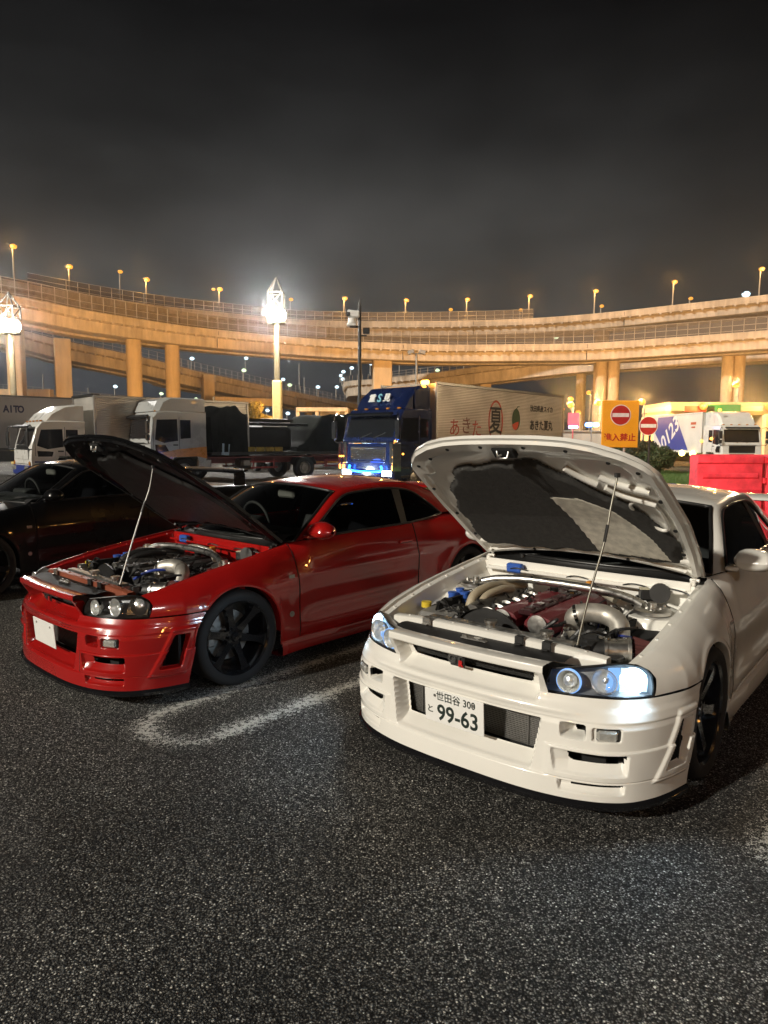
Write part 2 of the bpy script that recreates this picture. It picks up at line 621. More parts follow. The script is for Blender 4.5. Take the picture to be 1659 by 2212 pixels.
BLUEWHITE = emitter('lit_lamp_blue_white', (.62, .84, 1.0), 7.0)
BLUEDIM = emitter('lit_lamp_blue_rim', (.25, .5, 1.0), 1.2)
AMBER = emitter('amber_lamp', (1.0, .42, .05), 6.0)
SODIUM = emitter('sodium_lamp', (1.0, .34, .035), 1.7)
SODIUMHI = emitter('sodium_lamp_near', (1.0, .45, .10), 160.0)
SODIUMDIM = emitter('sodium_lamp_dim', (1.0, .42, .05), 1.3)
FLOOD = emitter('floodlight_white', (1.0, .96, .88), 5.0)
COOL = emitter('cool_white_lamp', (.70, .90, 1.0), 2.0)
COOLG = emitter('greenish_white_lamp', (.80, 1.0, .62), 1.6)
# ------------------------------------------------------------------ the coupes (front axle at the origin, +X forward, +Y the car's left)
ARCH_R, WHEEL_Z, WB = .350, .325, 2.665
TX = [-3.72, -3.4, -3.0, -2.66, -2.45, -2.2, -1.9, -1.2, -.70, -.55, -.3, 0, .20, .45, .60]
TZ = [.945, .955, .962, .962, .958, .940, .928, .918, .905, .888, .852, .808, .775, .725, .690]
TY = [.60, .63, .645, .655, .690, .742, .782, .785, .772, .716, .730, .742, .745, .738, .719]
SX = [-3.72, -3.4, -3.0, -2.66, -2.3, -2.0, -1.9, -.75, -.6, -.45, -.3, 0, .3, .4, .5, .6]
SY = [.76, .835, .875, .892, .885, .866, .862, .860, .862, .872, .895, .906, .900, .882, .845, .802]
def z_top(x): return np.interp(x, TX, TZ)
def y_top(x): return np.interp(x, TX, TY)
def side_y(x, z):
    x, z = np.broadcast_arrays(np.asarray(x, float), np.asarray(z, float))
    ys, yt, zt = np.interp(x, SX, SY), y_top(x), z_top(x)
    z1 = np.interp(x, [-3.7, -2.6, -1.9, -.6, 0, .6], [.66, .67, .60, .56, .58, .56])
    s = np.clip((z - z1) / (zt - z1), 0, 1)
    k = np.interp(x, [-3.7, -2.3, -1.95, -.75, -.5, .6], [.9, .8, .12, .12, .75, .9])
    g = (1 - k) * s ** 1.6 + k * (1 - np.sqrt(np.maximum(0, 1 - .985 * s * s)))
    y = ys - (ys - yt) * g / ((1 - k) + k * (1 - math.sqrt(1 - .985)))
    y = y - .035 * np.clip((.30 - z) / .2, 0, 1) ** 2
    door = np.interp(x, [-2.05, -1.9, -.7, -.5], [0, 1, 1, 0])
    y = y + door * (.008 * np.exp(-((z - .66) / .022) ** 2) - .010 * np.exp(-((z - .44) / .09) ** 2) + .012 * np.exp(-((z - .30) / .05) ** 2))
    return y

_Cm = [(.895, 0), (.892, .20), (.882, .36), (.862, .50), (.838, .60), (.800, .685), (.725, .765), (.62, .828), (.496, .874), (.394, .894), (.31, .903)]
_Ct = [(.880, 0), (.874, .20), (.852, .36), (.815, .50), (.785, .58), (.74, .665), (.685, .735), (.60, .800), (.48, .856), (.38, .886), (.25, .902)]
_Cb = [(.912, 0), (.908, .20), (.895, .36), (.866, .50), (.830, .60), (.782, .685), (.715, .758), (.62, .815), (.53, .850), (.45, .872), (.39, .886)]
_Cn = [(.915, 0), (.911, .20), (.901, .36), (.885, .50)]
NS = 270
_s = np.linspace(0, 1, NS)
def _cv(c):
    P = catmull(c, 20)
    L = np.concatenate([[0], np.cumsum(np.linalg.norm(np.diff(catmull(_Cm, 20), axis=0), axis=1))])
    L /= L[-1]
    return np.stack([np.interp(_s, L, P[:, k]) for k in (0, 1)], 1)
CM, CT, CB = _cv(_Cm), _cv(_Ct), _cv(_Cb)
CN = _cv(_Cn + _Ct[4:])
def contour(z):
    if z <= .56:
        if z < .40:
            t = np.clip((z - .12) / .28, 0, 1)
            C = CB + (CM - CB) * (t * t * (3 - 2 * t))
        else:
            t = np.clip((z - .44) / .12, 0, 1)
            C = CM + (CT - CM) * t
    else:
        t = np.clip((z - .56) / .10, 0, 1)
        C = CT + (CN - CT) * t
    C = C.copy()
    xe = np.interp(z, [.10, .33], [.40, ARCH_R + .002]) if z < .33 else math.sqrt(max(0.0001, (ARCH_R + .002) ** 2 - (min(z, .57) - WHEEL_Z) ** 2))
    w = np.clip((_s - .80) / .20, 0, 1)
    C[:, 0] += (xe - C[-1, 0]) * w * w
    return C
def sd_poly(y, z, poly, r=.012):
    """Signed distance to a convex polygon with rounded corners (negative inside)."""
    d = None
    cx, cz = np.mean([p[0] for p in poly]), np.mean([p[1] for p in poly])
    n = len(poly)
    for i in range(n):
        (ax, az), (bx, bz) = poly[i], poly[(i + 1) % n]
        ex, ez = bx - ax, bz - az
        l = math.hypot(ex, ez)
        nx, nz = ez / l, -ex / l
        if (cx - ax) * nx + (cz - az) * nz > 0:
            nx, nz = -nx, -nz
        q = (y - ax) * nx + (z - az) * nz
        if d is None:
            d = q
        else:
            h = np.maximum(r - np.abs(d - q), 0)
            d = np.maximum(d, q) + h * h / (4 * r)
    return d
def sstep(x, a, b):
    t = np.clip((x - a) / (b - a), 0, 1)
    return t * t * (3 - 2 * t)

GRILLE = [(-.385, .512), (.385, .512), (.402, .655), (-.402, .655)]
GRILLE_HOLE = [(-.340, .574), (.340, .574), (.355, .646), (-.355, .646)]
MOUTH = [(-.375, .212), (.375, .212), (.415, .452), (-.415, .452)]
MOUTH_HOLE = [(-.355, .268), (.355, .268), (.385, .440), (-.385, .440)]
DUCT = [(.475, .232), (.745, .236), (.752, .338), (.455, .338)]
DUCT_HOLE = [(.535, .284), (.742, .284), (.746, .333), (.520, .333)]
LOW = [(.50, .152), (.735, .155), (.740, .203), (.49, .203)]
LOW_HOLE = [(.55, .180), (.73, .180), (.735, .200), (.545, .200)]
FOGH = [(.622, .388), (.728, .390), (.732, .450), (.620, .450)]
FOGD = [(.495, .388), (.602, .388), (.600, .455), (.490, .455)]
FOGD_HOLE = [(.548, .402), (.598, .400), (.597, .450), (.550, .450)]
VENT = [(.590, .222), (.432, .222), (.368, .462), (.470, .462)]
VENT_HOLE = [(.578, .238), (.440, .238), (.378, .450), (.480, .450)]

_bm = []
def bumper_mesh():
    if not _bm:
        _bm.append(_bumper())
    return _bm[0]
def _bumper():
    zs = np.concatenate([np.arange(.124, .560, .0035), np.arange(.5625, .686, .0035)])
    ins = np.zeros(len(zs))
    zs = np.concatenate([zs, [.6895, .6915, .692, .690, .684]])
    ins = np.concatenate([ins, [.003, .012, .04, .08, .115]])
    P = np.zeros((2 * NS - 1, len(zs), 3))
    keep_hole = np.zeros(P.shape[:2], bool)
    cut = np.zeros(P.shape[:2], bool)
    for j, (z, inset) in enumerate(zip(zs, ins)):
        C = contour(min(z, .685))
        T = np.gradient(C, axis=0)
        T /= np.linalg.norm(T, axis=1)[:, None] + 1e-9
        Nn = np.stack([-T[:, 1], T[:, 0]], 1)          # inward normal in plan
        Nn[0] = (-1, 0)
        y, x = C[:, 1], C[:, 0]
        D = np.zeros(NS)
        # stepped relief
        D -= .010 * sstep(z, .344, .336) * sstep(z, .205, .213) * sstep(y, .40, .47) * 0
        D += .007 * (sstep(z, .214, .209) - sstep(z, .212, .207)) * 0
        D -= .009 * (1 - sstep(z, .206, .213))                                  # lower lip stands proud
        D -= .010 * (1 - sstep(z, .346, .352)) * sstep(z, .205, .216) * sstep(y, .42, .46)
        D -= .012 * np.exp(-((z - .500) / .018) ** 2) * (1 - sstep(y, .50, .62)) # nose bead under the grille
        D -= .004 * sstep(z, .462, .470) * (1 - sstep(z, .50, .53))
        def cutin(poly, depth, soft=.010):
            return depth * sstep(-sd_poly(y, z, poly), 0, soft)
        g = sd_poly(y, z, GRILLE)
        D += .075 * sstep(-g, 0, .012) * np.clip((z - .508) / .056, 0.02, 1)
        m_ = sd_poly(y, z, MOUTH)
        D += .085 * sstep(-m_, 0, .013) * np.clip((z - .208) / .055, .05, 1)
        d_ = sd_poly(y, z, DUCT)
        D += .045 * sstep(-d_, 0, .010) * np.clip((z - .226) / .055, .06, 1) * np.clip((y - .43) / .10, .2, 1)
        D += .028 * sstep(-sd_poly(y, z, LOW, .008), 0, .008) * np.clip((z - .146) / .034, .1, 1)
        D += cutin(FOGH, .018, .007) + .085 * sstep(-sd_poly(y, z, FOGD), 0, .011) * np.clip((y - .475) / .06, .25, 1)
        v_ = sd_poly(x, z, VENT)
        D -= .010 * (sstep(-v_, -.034, -.016)) * (y > .8)
        D += .034 * sstep(-sd_poly(x, z, VENT_HOLE), 0, .014) * (y > .8)
        X = x + Nn[:, 0] * (D + inset)
        Y = np.maximum(y + Nn[:, 1] * (D + inset * 0), 0)
        hole = (sd_poly(y, z, GRILLE_HOLE) < -.001) | (sd_poly(y, z, MOUTH_HOLE) < -.001) | (sd_poly(y, z, DUCT_HOLE) < -.001) | (sd_poly(y, z, LOW_HOLE, .006) < -.001) | (sd_poly(y, z, FOGD_HOLE) < -.001) | ((sd_poly(x, z, VENT_HOLE) < -.017) & (y > .8))
        hole |= (z > .560) & (y > .426)
        for side in (1, -1):
            idx = NS - 1 + side * np.arange(NS)
            P[idx, j, 0], P[idx, j, 1], P[idx, j, 2] = X, side * Y, z
            cut[idx, j] = hole
    c = ~(cut[:-1, :-1] | cut[1:, :-1] | cut[1:, 1:] | cut[:-1, 1:])
    return MB().grid(P, keep=c, flip=True)

def fender_mesh(side):
    u = np.linspace(0, 1, 60)
    arch = ARCH_R * np.sin(np.linspace(-PI / 2, PI / 2, 61))
    arch = arch[arch < .248]
    xs = np.concatenate([np.linspace(-.548, -ARCH_R - .004, 14), arch, np.linspace(.2485, .40, 12), np.linspace(.41, .598, 16)])
    nt = 36
    P = np.zeros((len(xs), nt + 5, 3))
    for i, x in enumerate(xs):
        zb = .20 if x < -ARCH_R else (WHEEL_Z + math.sqrt(max(0, ARCH_R ** 2 - x * x)) if x < .248 else .5665)
        t = np.linspace(0, 1, nt) ** .8
        z = zb + (z_top(x) - zb) * t
        F = np.interp(t, [0, .55, .8, 1], [.600, .572, .580, .606])
        X = x + (F - .598) * max(0, (x - .40) / .198)
        y = side_y(X, z)
        ear = np.exp(-((np.hypot(x, z - WHEEL_Z) - ARCH_R - .012) / .016) ** 2) * .006 if x < .26 else 0
        P[i, 5 - 5:nt, 0], P[i, :nt, 1], P[i, :nt, 2] = X, y + ear, z
        yt, zt, xt = y[-1], z[-1], X[-1]
        for k, (dy, dz) in enumerate(((-.006, -.001), (-.011, -.016), (-.045, -.020), (-.052, -.030), (-.055, -.10))):
            P[i, nt + k] = (xt, yt + dy, zt + dz)
    P[:, :, 1] *= side
    b = MB().grid(P, flip=(side < 0))
    # rolled arch lip
    a = np.linspace(-PI / 2 * .0 + .26 * PI, PI * 1.02, 40)
    Q = np.zeros((len(a), 3, 3))
    for i, t in enumerate(a):
        x, z = ARCH_R * math.cos(t), WHEEL_Z + ARCH_R * math.sin(t)
        y = float(side_y(min(x, .25), max(z, .2)))
        Q[i, 0], Q[i, 1], Q[i, 2] = (x, y + .002, z), (x * .995, y - .025, WHEEL_Z + (z - WHEEL_Z) * .995), (x * .99, y - .05, WHEEL_Z + (z - WHEEL_Z) * .99)
    Q[:, :, 1] *= side
    b.grid(Q, flip=(side > 0))
    return b

def door_mesh(side):
    xs = np.concatenate([[-.5565], np.linspace(-.56, -1.926, 40), [-1.93]])
    nt = 30
    P = np.zeros((len(xs), nt + 2, 3))
    for i, x in enumerate(xs):
        z = np.linspace(.205, z_top(x), nt)
        y = side_y(x, z)
        if i in (0, len(xs) - 1):
            y = y - .02
        P[i, :nt, 0], P[i, :nt, 1], P[i, :nt, 2] = x, y, z
        P[i, nt], P[i, nt + 1] = (x, y[-1] - .012, z[-1] + .003), (x, y[-1] - .03, z[-1] - .004)
    P[:, :, 1] *= side
    return MB().grid(P, flip=(side > 0))

def quarter_mesh(side):
    arch = -WB + ARCH_R * np.sin(np.linspace(PI / 2, -PI / 2, 50))
    xs = np.concatenate([[-1.9365], np.linspace(-1.94, -WB + ARCH_R + .004, 12), arch, np.linspace(-WB - ARCH_R - .004, -3.72, 22)])
    nt = 32
    P = np.zeros((len(xs), nt + 1, 3))
    for i, x in enumerate(xs):
        dx = x + WB
        zb = .205 if x > -2.4 and abs(dx) > ARCH_R else (WHEEL_Z + math.sqrt(max(0, ARCH_R ** 2 - dx * dx)) if abs(dx) <= ARCH_R else .21)
        z = zb + (z_top(x) - zb) * np.linspace(0, 1, nt) ** .85
        y = side_y(x, z)
        r = np.hypot(dx, z - WHEEL_Z)
        y = y + .012 * np.exp(-((r - ARCH_R - .02) / .03) ** 2)
        if i == 0:
            y = y - .02
        P[i, :nt, 0], P[i, :nt, 1], P[i, :nt, 2] = x, y, z
        P[i, nt] = (x, y[-1] - .05, z[-1] + .002)
    P[:, :, 1] *= side
    return MB().grid(P, flip=(side > 0))

E_ = [(-.63, .705, .892), (-.90, .630, 1.062), (-1.19, .552, 1.232), (-1.45, .545, 1.272), (-1.80, .545, 1.288), (-2.20, .545, 1.258), (-2.60, .575, 1.130), (-3.02, .63, .962)]
D_ = [(-.70, .766, .914), (-.95, .688, 1.052), (-1.23, .606, 1.196), (-1.45, .590, 1.228), (-1.80, .588, 1.238), (-2.10, .595, 1.202), (-2.32, .632, 1.085), (-2.475, .675, .975)]
NK = 12
EC, DC = catmull(E_, NK), catmull(D_, NK)
def glass_bottom():
    x = DC[:, 0]
    xb = np.interp(np.linspace(0, 1, len(x)), [0, .5, 1], [-.70, -1.62, -2.475])
    B = np.stack([xb, y_top(xb) - .006, z_top(xb) + .006], 1)
    B[0], B[-1] = DC[0], DC[-1]
    return B
GB = glass_bottom()

def pillars_mesh(side):
    P = np.zeros((len(EC), 6, 3))
    for j, t in enumerate(np.linspace(0, 1, 6)):
        P[:, j] = EC + (DC - EC) * t
        P[:, j, 2] += .006 * math.sin(PI * t)
        P[:, j, 1] += .010 * math.sin(PI * t)
    P[:, :, 1] *= side
    return MB().grid(P, flip=(side > 0))

def cross_panel(k0, k1, crown, bow0, bow1, nv=25, inset=0.0, zoff=0.0):
    seg = EC[k0 * NK:k1 * NK + 1]
    n = len(seg)
    P = np.zeros((n, nv, 3))
    for j, v in enumerate(np.linspace(-1, 1, nv)):
        w = 1 - v * v
        bow = np.linspace(bow0, bow1, n)
        P[:, j, 0] = seg[:, 0] + bow * w
        P[:, j, 1] = (seg[:, 1] - inset) * v
        P[:, j, 2] = seg[:, 2] + np.interp(np.linspace(0, 1, n), np.linspace(0, 1, len(crown)), crown) * w + zoff
    return P

def side_glass(side, k0, k1):
    a, b = int(k0 * NK), int(k1 * NK)
    nt = 8
    P = np.zeros((b - a + 1, nt, 3))
    for j, t in enumerate(np.linspace(0, 1, nt)):
        P[:, j] = GB[a:b + 1] + (DC[a:b + 1] - GB[a:b + 1]) * t
        P[:, j, 1] += .012 * math.sin(PI * t) - .008
    P[:, :, 1] *= side
    return MB().grid(P, flip=(side < 0))

HX, HZ = -.56, .897          # hood hinge line
def hood_half(n=40):
    pts = [(.80, 0), (.797, .20), (.785, .34), (.755, .46), (.70, .575), (.62, .655), (.54, .700), (.40, .716), (.10, .734), (-.25, .725), (-.545, .700)]
    return np.vstack([catmull(pts[:7], 8)[:-1], np.array(pts[6:])])
def hood_z(x, y):
    yt = np.interp(x, [-.56, -.25, .1, .4, .54, .62, .70, .755, .80], [.70, .727, .741, .735, .728, .68, .575, .46, .30])
    f = np.clip(np.abs(y) / np.maximum(yt, .2), 0, 1)
    nose = np.interp(x, [-.56, 0, .45, .62, .70, .80], [.890, .812, .730, .703, .690, .680])
    return nose + np.interp(x, [-.56, 0, .6, .8], [.030, .055, .045, .004]) * (1 - f ** 2.2)
def hood_row(v, lift=0.0, shrink=0.0):
    """v in [0,1] rear to front -> x at centre and half width."""
    return v

def hood_grid(inset=0.0, dz=0.0, nu=48, nv=41):
    H = hood_half()
    # param: rows from rear edge to front edge
    P = np.zeros((nu, nv, 3))
    hx, hy = H[::-1, 0], H[::-1, 1]
    for i, t in enumerate(np.linspace(0, 1, nu)):
        for j, w in enumerate(np.linspace(-1, 1, nv)):
            # front edge x at a given |y|: follow the outline; side limit from outline
            x_side = -.545 + t * (.54 + .545)
            yl = np.interp(x_side, [-.545, -.25, .10, .40, .54], [.700, .725, .734, .716, .700])
            y = w * yl
            fy = abs(y)
            xf = np.interp(fy, [0, .20, .34, .46, .575, .655, .70, .72], [.80, .797, .785, .75, .685, .60, .51, .46])
            xr = -.545 + .10 * (1 - (fy / .74) ** 2)
            X = xr + inset + (xf - inset - xr - inset) * t
            Y = y * (1 - inset / .74)
            P[i, j] = (X, Y, 0)
    P[:, :, 2] = hood_z(P[:, :, 0], P[:, :, 1]) + dz
    return P

def rot_hood(P, ang):
    a = R(ang)
    Q = np.array(P, float)
    x, z = Q[..., 0] - HX, Q[..., 2] - HZ
    Q[..., 0] = HX + x * math.cos(a) - z * math.sin(a)
    Q[..., 2] = HZ + x * math.sin(a) + z * math.cos(a)
    return Q

def hood_mesh(ang, thick=.022):
    T = hood_grid()
    B = hood_grid(dz=-thick)
    b = MB().grid(rot_hood(T, ang), m=0).grid(rot_hood(B, ang), flip=True, m=1)
    rim = np.concatenate([np.stack([T[0], B[0]], 1), np.stack([T[1:, -1], B[1:, -1]], 1), np.stack([T[-1, ::-1], B[-1, ::-1]], 1)[1:], np.stack([T[::-1, 0], B[::-1, 0]], 1)[1:]])
    b.grid(rot_hood(rim, ang), flip=True, m=1)
    return b

def hood_under(poly_or_mask, ang, d0, d1, nu=110, nv=120, feather=.014):
    """Raised sheet under the hood: mask(x, y) > 0 where present; from depth d0 to d1 below the skin."""
    T = hood_grid(inset=.004, nu=nu, nv=nv)
    x, y = T[:, :, 0], T[:, :, 1]
    s = poly_or_mask(x, y)
    P = T.copy()
    P[:, :, 2] -= d0 + (d1 - d0) * sstep(s, 0, feather)
    c = (s[:-1, :-1] > -.004) | (s[1:, 1:] > -.004)
    return MB().grid(rot_hood(P, ang), keep=c, flip=True)

def wheel(parent, x, y, side, name='wheel', detail=True):
    """Wheel > tyre, rim, brake disc; rolls about the car's Y axis."""
    r = .325
    root = bpy.data.objects.new(name, None)
    col.objects.link(root)
    root.parent = parent
    root.location = (x, y, r)
    s = side
    t = MB()
    prof = [(.248, -.105), (.262, -.118), (.290, -.123), (.308, -.118), (.320, -.104), (.325, -.085), (.325, .085), (.320, .104), (.308, .118), (.293, .123), (.276, .121), (.258, .113), (.248, .105)]
    t.lathe(prof, (0, 0, 0), (0, s, 0), 56)
    t.build('tyre', RUBBER, root, 50, fix=True)
    m = MB()
    m.lathe([(.150, -.10), (.236, -.10), (.243, -.02), (.237, .06), (.242, .100), (.253, .110), (.256, .104), (.245, .090)], (0, 0, 0), (0, s, 0), 56)
    hub_y = .055
    m.lathe([(.0, hub_y + .018), (.028, hub_y + .016), (.036, hub_y + .004), (.066, hub_y), (.078, hub_y - .02), (.078, -.02), (0, -.02)], (0, 0, 0), (0, s, 0), 24)
    if detail:
        for k in range(6):
            a = 2 * PI * k / 6 + .26
            ca, sa = math.cos(a), math.sin(a)
            def q(rad, w, h):
                return (ca * rad - sa * w, h * s, sa * rad + ca * w)
            for (r0, w0, h0, r1, w1, h1) in ((.05, .030, hub_y, .135, .021, .070), (.135, .021, .070, .215, .027, .082), (.215, .027, .082, .247, .050, .088)):
                top = [q(r0, -w0, h0), q(r0, w0, h0), q(r1, w1, h1), q(r1, -w1, h1)]
                bot = [q(r0, -w0 * 1.25, h0 - .035), q(r0, w0 * 1.25, h0 - .035), q(r1, w1 * 1.25, h1 - .04), q(r1, -w1 * 1.25, h1 - .04)]
                m.add(top + bot, [(0, 1, 2, 3), (7, 6, 5, 4), (0, 4, 5, 1), (1, 5, 6, 2), (2, 6, 7, 3), (3, 7, 4, 0)])
        for k in range(5):
            a = 2 * PI * k / 5
            m.cyl((math.cos(a) * .052, hub_y * s, math.sin(a) * .052), (math.cos(a) * .052, (hub_y + .018) * s, math.sin(a) * .052), .009, n=6)
    m.build('rim', RIM, root, 30, fix=True)
    if detail:
        d = MB()
        d.lathe([(.06, -.02), (.170, -.02), (.172, -.04), (.170, -.05), (.06, -.05)], (0, 0, 0), (0, s, 0), 40)
        d.box((.150, -.03 * s, .02), (.06, .07, .15), b=.01)
        d.build('brake_disc', STEEL, root, 30, fix=True)
    return root

def headlamp(parent, side, lit):
    u = np.linspace(0, 1, 26)
    bot = resample([(.836, .402, .5585), (.782, .585, .5600), (.700, .715, .5605), (.600, .799, .5610)], 26)
    top = resample([(.812, .424, .655), (.745, .560, .677), (.655, .680, .690), (.590, .752, .672), (.572, .782, .640)], 26)
    def patch(off, nv=9, shrink=0.0):
        P = np.zeros((26, nv, 3))
        for j, t in enumerate(np.linspace(shrink, 1 - shrink, nv)):
            P[:, j] = bot + (top - bot) * t
            P[:, j, 0] += .012 * math.sin(PI * t) + off * np.interp(u, [0, 1], [.97, .6])
            P[:, j, 1] += .010 * math.sin(PI * t) * u + off * np.interp(u, [0, 1], [.25, .75])
        Q = P.copy()
        Q[:, :, 1] *= side
        return Q
    root = bpy.data.objects.new('headlight', None)
    col.objects.link(root)
    root.parent = parent
    hb = MB()
    A, B = patch(-.010), patch(-.075, shrink=.12)
    hb.grid(B, flip=(side < 0))
    for a_, b_ in ((A[0], B[0]), (A[-1], B[-1]), (A[:, 0], B[:, 0]), (A[:, -1], B[:, -1])):
        hb.grid(np.stack([a_, b_], 1))
    hb.build('lamp_housing', mat('lamp_housing_grey', (.34, .34, .35), .35, metal=.4), root, 40, fix=True)
    rim_ = MB()
    loop = np.concatenate([A[:, 0], A[-1, 1:], A[::-1, -1][1:], A[0, ::-1][1:]])
    rim_.tube(loop.tolist(), .006, 6)
    rim_.build('lamp_seal', TRIM, root, 60, fix=True)
    # reflector bowls
    def centre(uu, off):
        P = patch(off)
        i = int(uu * 25)
        return Vector(P[i, 4])
    for k, (uu, r_, lit_) in enumerate(((.22, .047, False), (.52, .053, False))):
        c0, c1 = centre(uu, -.012), centre(uu, -.078)
        ax = Vector((.95, .12 * side, .05)).normalized()
        bw = MB()
        bw.lathe([(r_ + .004, .002), (r_, .0), (r_ * .93, -.014), (r_ * .78, -.032), (r_ * .5, -.046), (.012, -.052), (0.0, -.052)], c0, ax, 28)
        bw.build('reflector', REFL, root, 60)
        bl = MB()
        bl.lathe([(0, -.010), (.012, -.014), (.014, -.03), (.012, -.05)], c0, ax, 14)
        if k == 0:
            bl.lathe([(.0, .004), (.018, .0), (.028, -.010), (.030, -.03)], c0, ax, 20)
        bl.build('bulb', REFL, root, 60)
        if k == 0:
            rg = MB()
            rg.lathe([(r_ + .003, .004), (r_ + .007, .003), (r_ + .008, -.01)], c0, ax, 28)
            rg.build('reflector_ring', BLUEDIM if lit else CHROME, root, 60)
    # corner position lamp
    P = patch(-.032, shrink=.14)
    pc = MB().grid(P[17:25], flip=(side < 0))
    pc.build('position_lamp', emitter('lit_lamp_blue_halo', (.42, .72, 1.0), 2.6) if lit else REFL, root, 60)
    c0 = centre(.80, -.018)
    pb = MB()
    pb.lathe([(0, .010), (.028, .006), (.048, -.006), (.058, -.024)], c0, Vector((.85, .45 * side, .05)).normalized(), 24)
    pb.build('position_bulb', BLUEWHITE if lit else REFL, root, 60)
    if lit:
        g = MB().grid(patch(-.045, shrink=.16)[14:18], flip=(side < 0))
        g.build('blue_haze_patch', BLUEDIM, root, 60)  # glowing patch puts the blue haze beside the lamp into the housing
        for uu in (.78, .92):
            ld = bpy.data.lights.new('headlight_glow', 'SPOT')
            ld.spot_size, ld.spot_blend = R(150), .6
            ld.energy = 9.0
            ld.color = (.55, .78, 1)
            ld.shadow_soft_size = .03
            lo = bpy.data.objects.new('headlight_glow', ld)
            col.objects.link(lo)
            lo.parent = root
            lo.location = centre(uu, .015)
            lo.rotation_euler = Vector((.75, .55 * side, -.30)).to_track_quat('-Z', 'Y').to_euler()
    ln = MB().grid(patch(0.0), flip=(side < 0))
    ln.build('lens', LENS, root, 60)
    return root

def plate(parent, text=True, x=.893, zc=.378, yc=0.0, white=True):
    root = bpy.data.objects.new('number_plate', None)
    col.objects.link(root)
    root.parent = parent
    root.location = (x + .012, yc, zc)
    root.rotation_euler = (0, R(4), 0)
    b = MB()
    b.box((0, 0, 0), (.006, .330, .165), b=.002)
    b.build('plate_panel', PLATEW, root)
    if text:
        for body, size, y, z, sx in (('世田谷 300', .050, .012, .052, .92), ('と', .042, -.134, -.022, 1.0), ('99-63', .112, .022, -.030, .90)):
            text_mesh('plate_text', body, size, PLATEG, root, (.0035, y, z), (0, 1, 0), (0, 0, 1), ext=.0006, sx=sx, bold=.0022 if size > .1 else .0006)
    bolts = MB()
    for y in (-.105, .110):
        bolts.cyl((.003, y, .055), (.007, y, .055), .007, n=8)
    bolts.build('plate_bolts', STEEL, root)
    return root
def engine_bay(root, paint, style):
    """Everything under the open hood; style 'white' or 'red'."""
    w = style == 'white'
    innerp = paint
    # inner wings, firewall, radiator support
    for s in (1, -1):
        b = MB()
        xs = np.linspace(-.46, .60, 20)
        P = np.zeros((20, 5, 3))
        for i, x in enumerate(xs):
            yt, zt = y_top(x) - .052, z_top(x) - .035
            P[i] = [(x, yt, zt), (x, yt - .012, zt - .05), (x, yt - .05, zt - .10), (x, yt - .14, zt - .125), (x, yt - .16, .36)]
        P[:, :, 1] *= s
        b.grid(P, flip=(s < 0))
        for k in range(5):                                      # pressed ribs on the inner wing
            x = -.36 + k * .085
            b.box((x, s * (y_top(x) - .115), z_top(x) - .125), (.030, .12, .014), rot=Matrix.Rotation(-s * .25, 3, 'X'), b=.005)
        for k in range(6):
            x = -.40 + k * .18
            b.cyl((x, s * (y_top(x) - .028), z_top(x) - .020), (x, s * (y_top(x) - .028), z_top(x) - .012), .008, n=8)
        b.build('inner_wing', innerp, root, 40, fix=True)
        t = MB()
        t.lathe([(.15, -.20), (.142, -.02), (.125, .0), (.06, .006), (0, .006)], (-.02, s * .545, .735), (0, 0, 1), 28)
        t.build('strut_tower', innerp, root, 40, fix=True)
        c = MB()
        c.lathe([(.095, .004), (.095, .022), (.080, .030), (.050, .030), (.046, .012), (.0, .012)], (-.02, s * .545, .741), (0, 0, 1), 28)
        for k in range(3):
            a = 2 * PI * k / 3 + .4
            c.cyl((-.02 + .072 * math.cos(a), s * .545 + .072 * math.sin(a), .765), (-.02 + .072 * math.cos(a), s * .545 + .072 * math.sin(a), .785), .009, n=6)
        c.cyl((-.02, s * .545, .75), (-.02, s * .545, .80), .022, n=12)
        c.build('strut_mount', ALU, root, 40, fix=True)
    b = MB()
    b.box((-.455, 0, .62), (.02, 1.34, .46))
    b.box((-.415, 0, .815), (.07, 1.26, .018), b=.006)
    b.box((-.445, 0, .845), (.012, 1.30, .05), b=.004)
    b.build('firewall', innerp, root, 30, fix=True)
    b = MB()
    b.box((.07, 0, .355), (1.1, 1.2, .02))
    b.build('bay_floor', VOID, root)
    b = MB()
    arc = [(.655 - .05 * (abs(y) / .62) ** 2.2, y, .690) for y in np.linspace(-.60, .60, 13)]
    P = np.zeros((13, 6, 3))
    for i, (x, y, z) in enumerate(arc):
        z += .032 * (1 - (abs(y) / .62) ** 3)
        P[i] = [(x + .028, y, .64), (x + .028, y, z - .004), (x + .022, y, z), (x - .022, y, z), (x - .028, y, z - .006), (x - .028, y, z - .08)]
    b.grid(P)
    for y in (-.50, -.36, -.2, 0, .2, .36, .50):
        b.cyl((.640 - .05 * (abs(y) / .62) ** 2.2 + .012, y, .700), (.640 - .05 * (abs(y) / .62) ** 2.2 + .012, y, .726 - .032 * (abs(y) / .62) ** 3), .007, n=6)
    b.build('radiator_support', innerp if w else mat('rusty_red_support', (.22, .06, .03), .5), root, 35, fix=True)
    for y in (-.34, .20, .34):
        k = MB()
        k.box((.690, y, .712), (.012, .046, .040), b=.003)
        k.box((.680, y, .732), (.036, .038, .005), b=.001)
        k.box((.700, y, .700), (.03, .03, .006), b=.001)
        k.build('bracket', BLACK if y > 0 else STEEL, root)
    # black cooling plate between grille and radiator
    b = MB()
    P = np.zeros((17, 5, 3))
    for i, y in enumerate(np.linspace(-.47, .47, 17)):
        xf = np.interp(abs(y), [0, .3, .43, .47], [.842, .832, .800, .78])
        for j, t in enumerate(np.linspace(0, 1, 5)):
            P[i, j] = (.682 + (xf - .682) * t, y, .690 + .006 * math.sin(PI * t) - .002 * t)
    b.grid(P, flip=True)
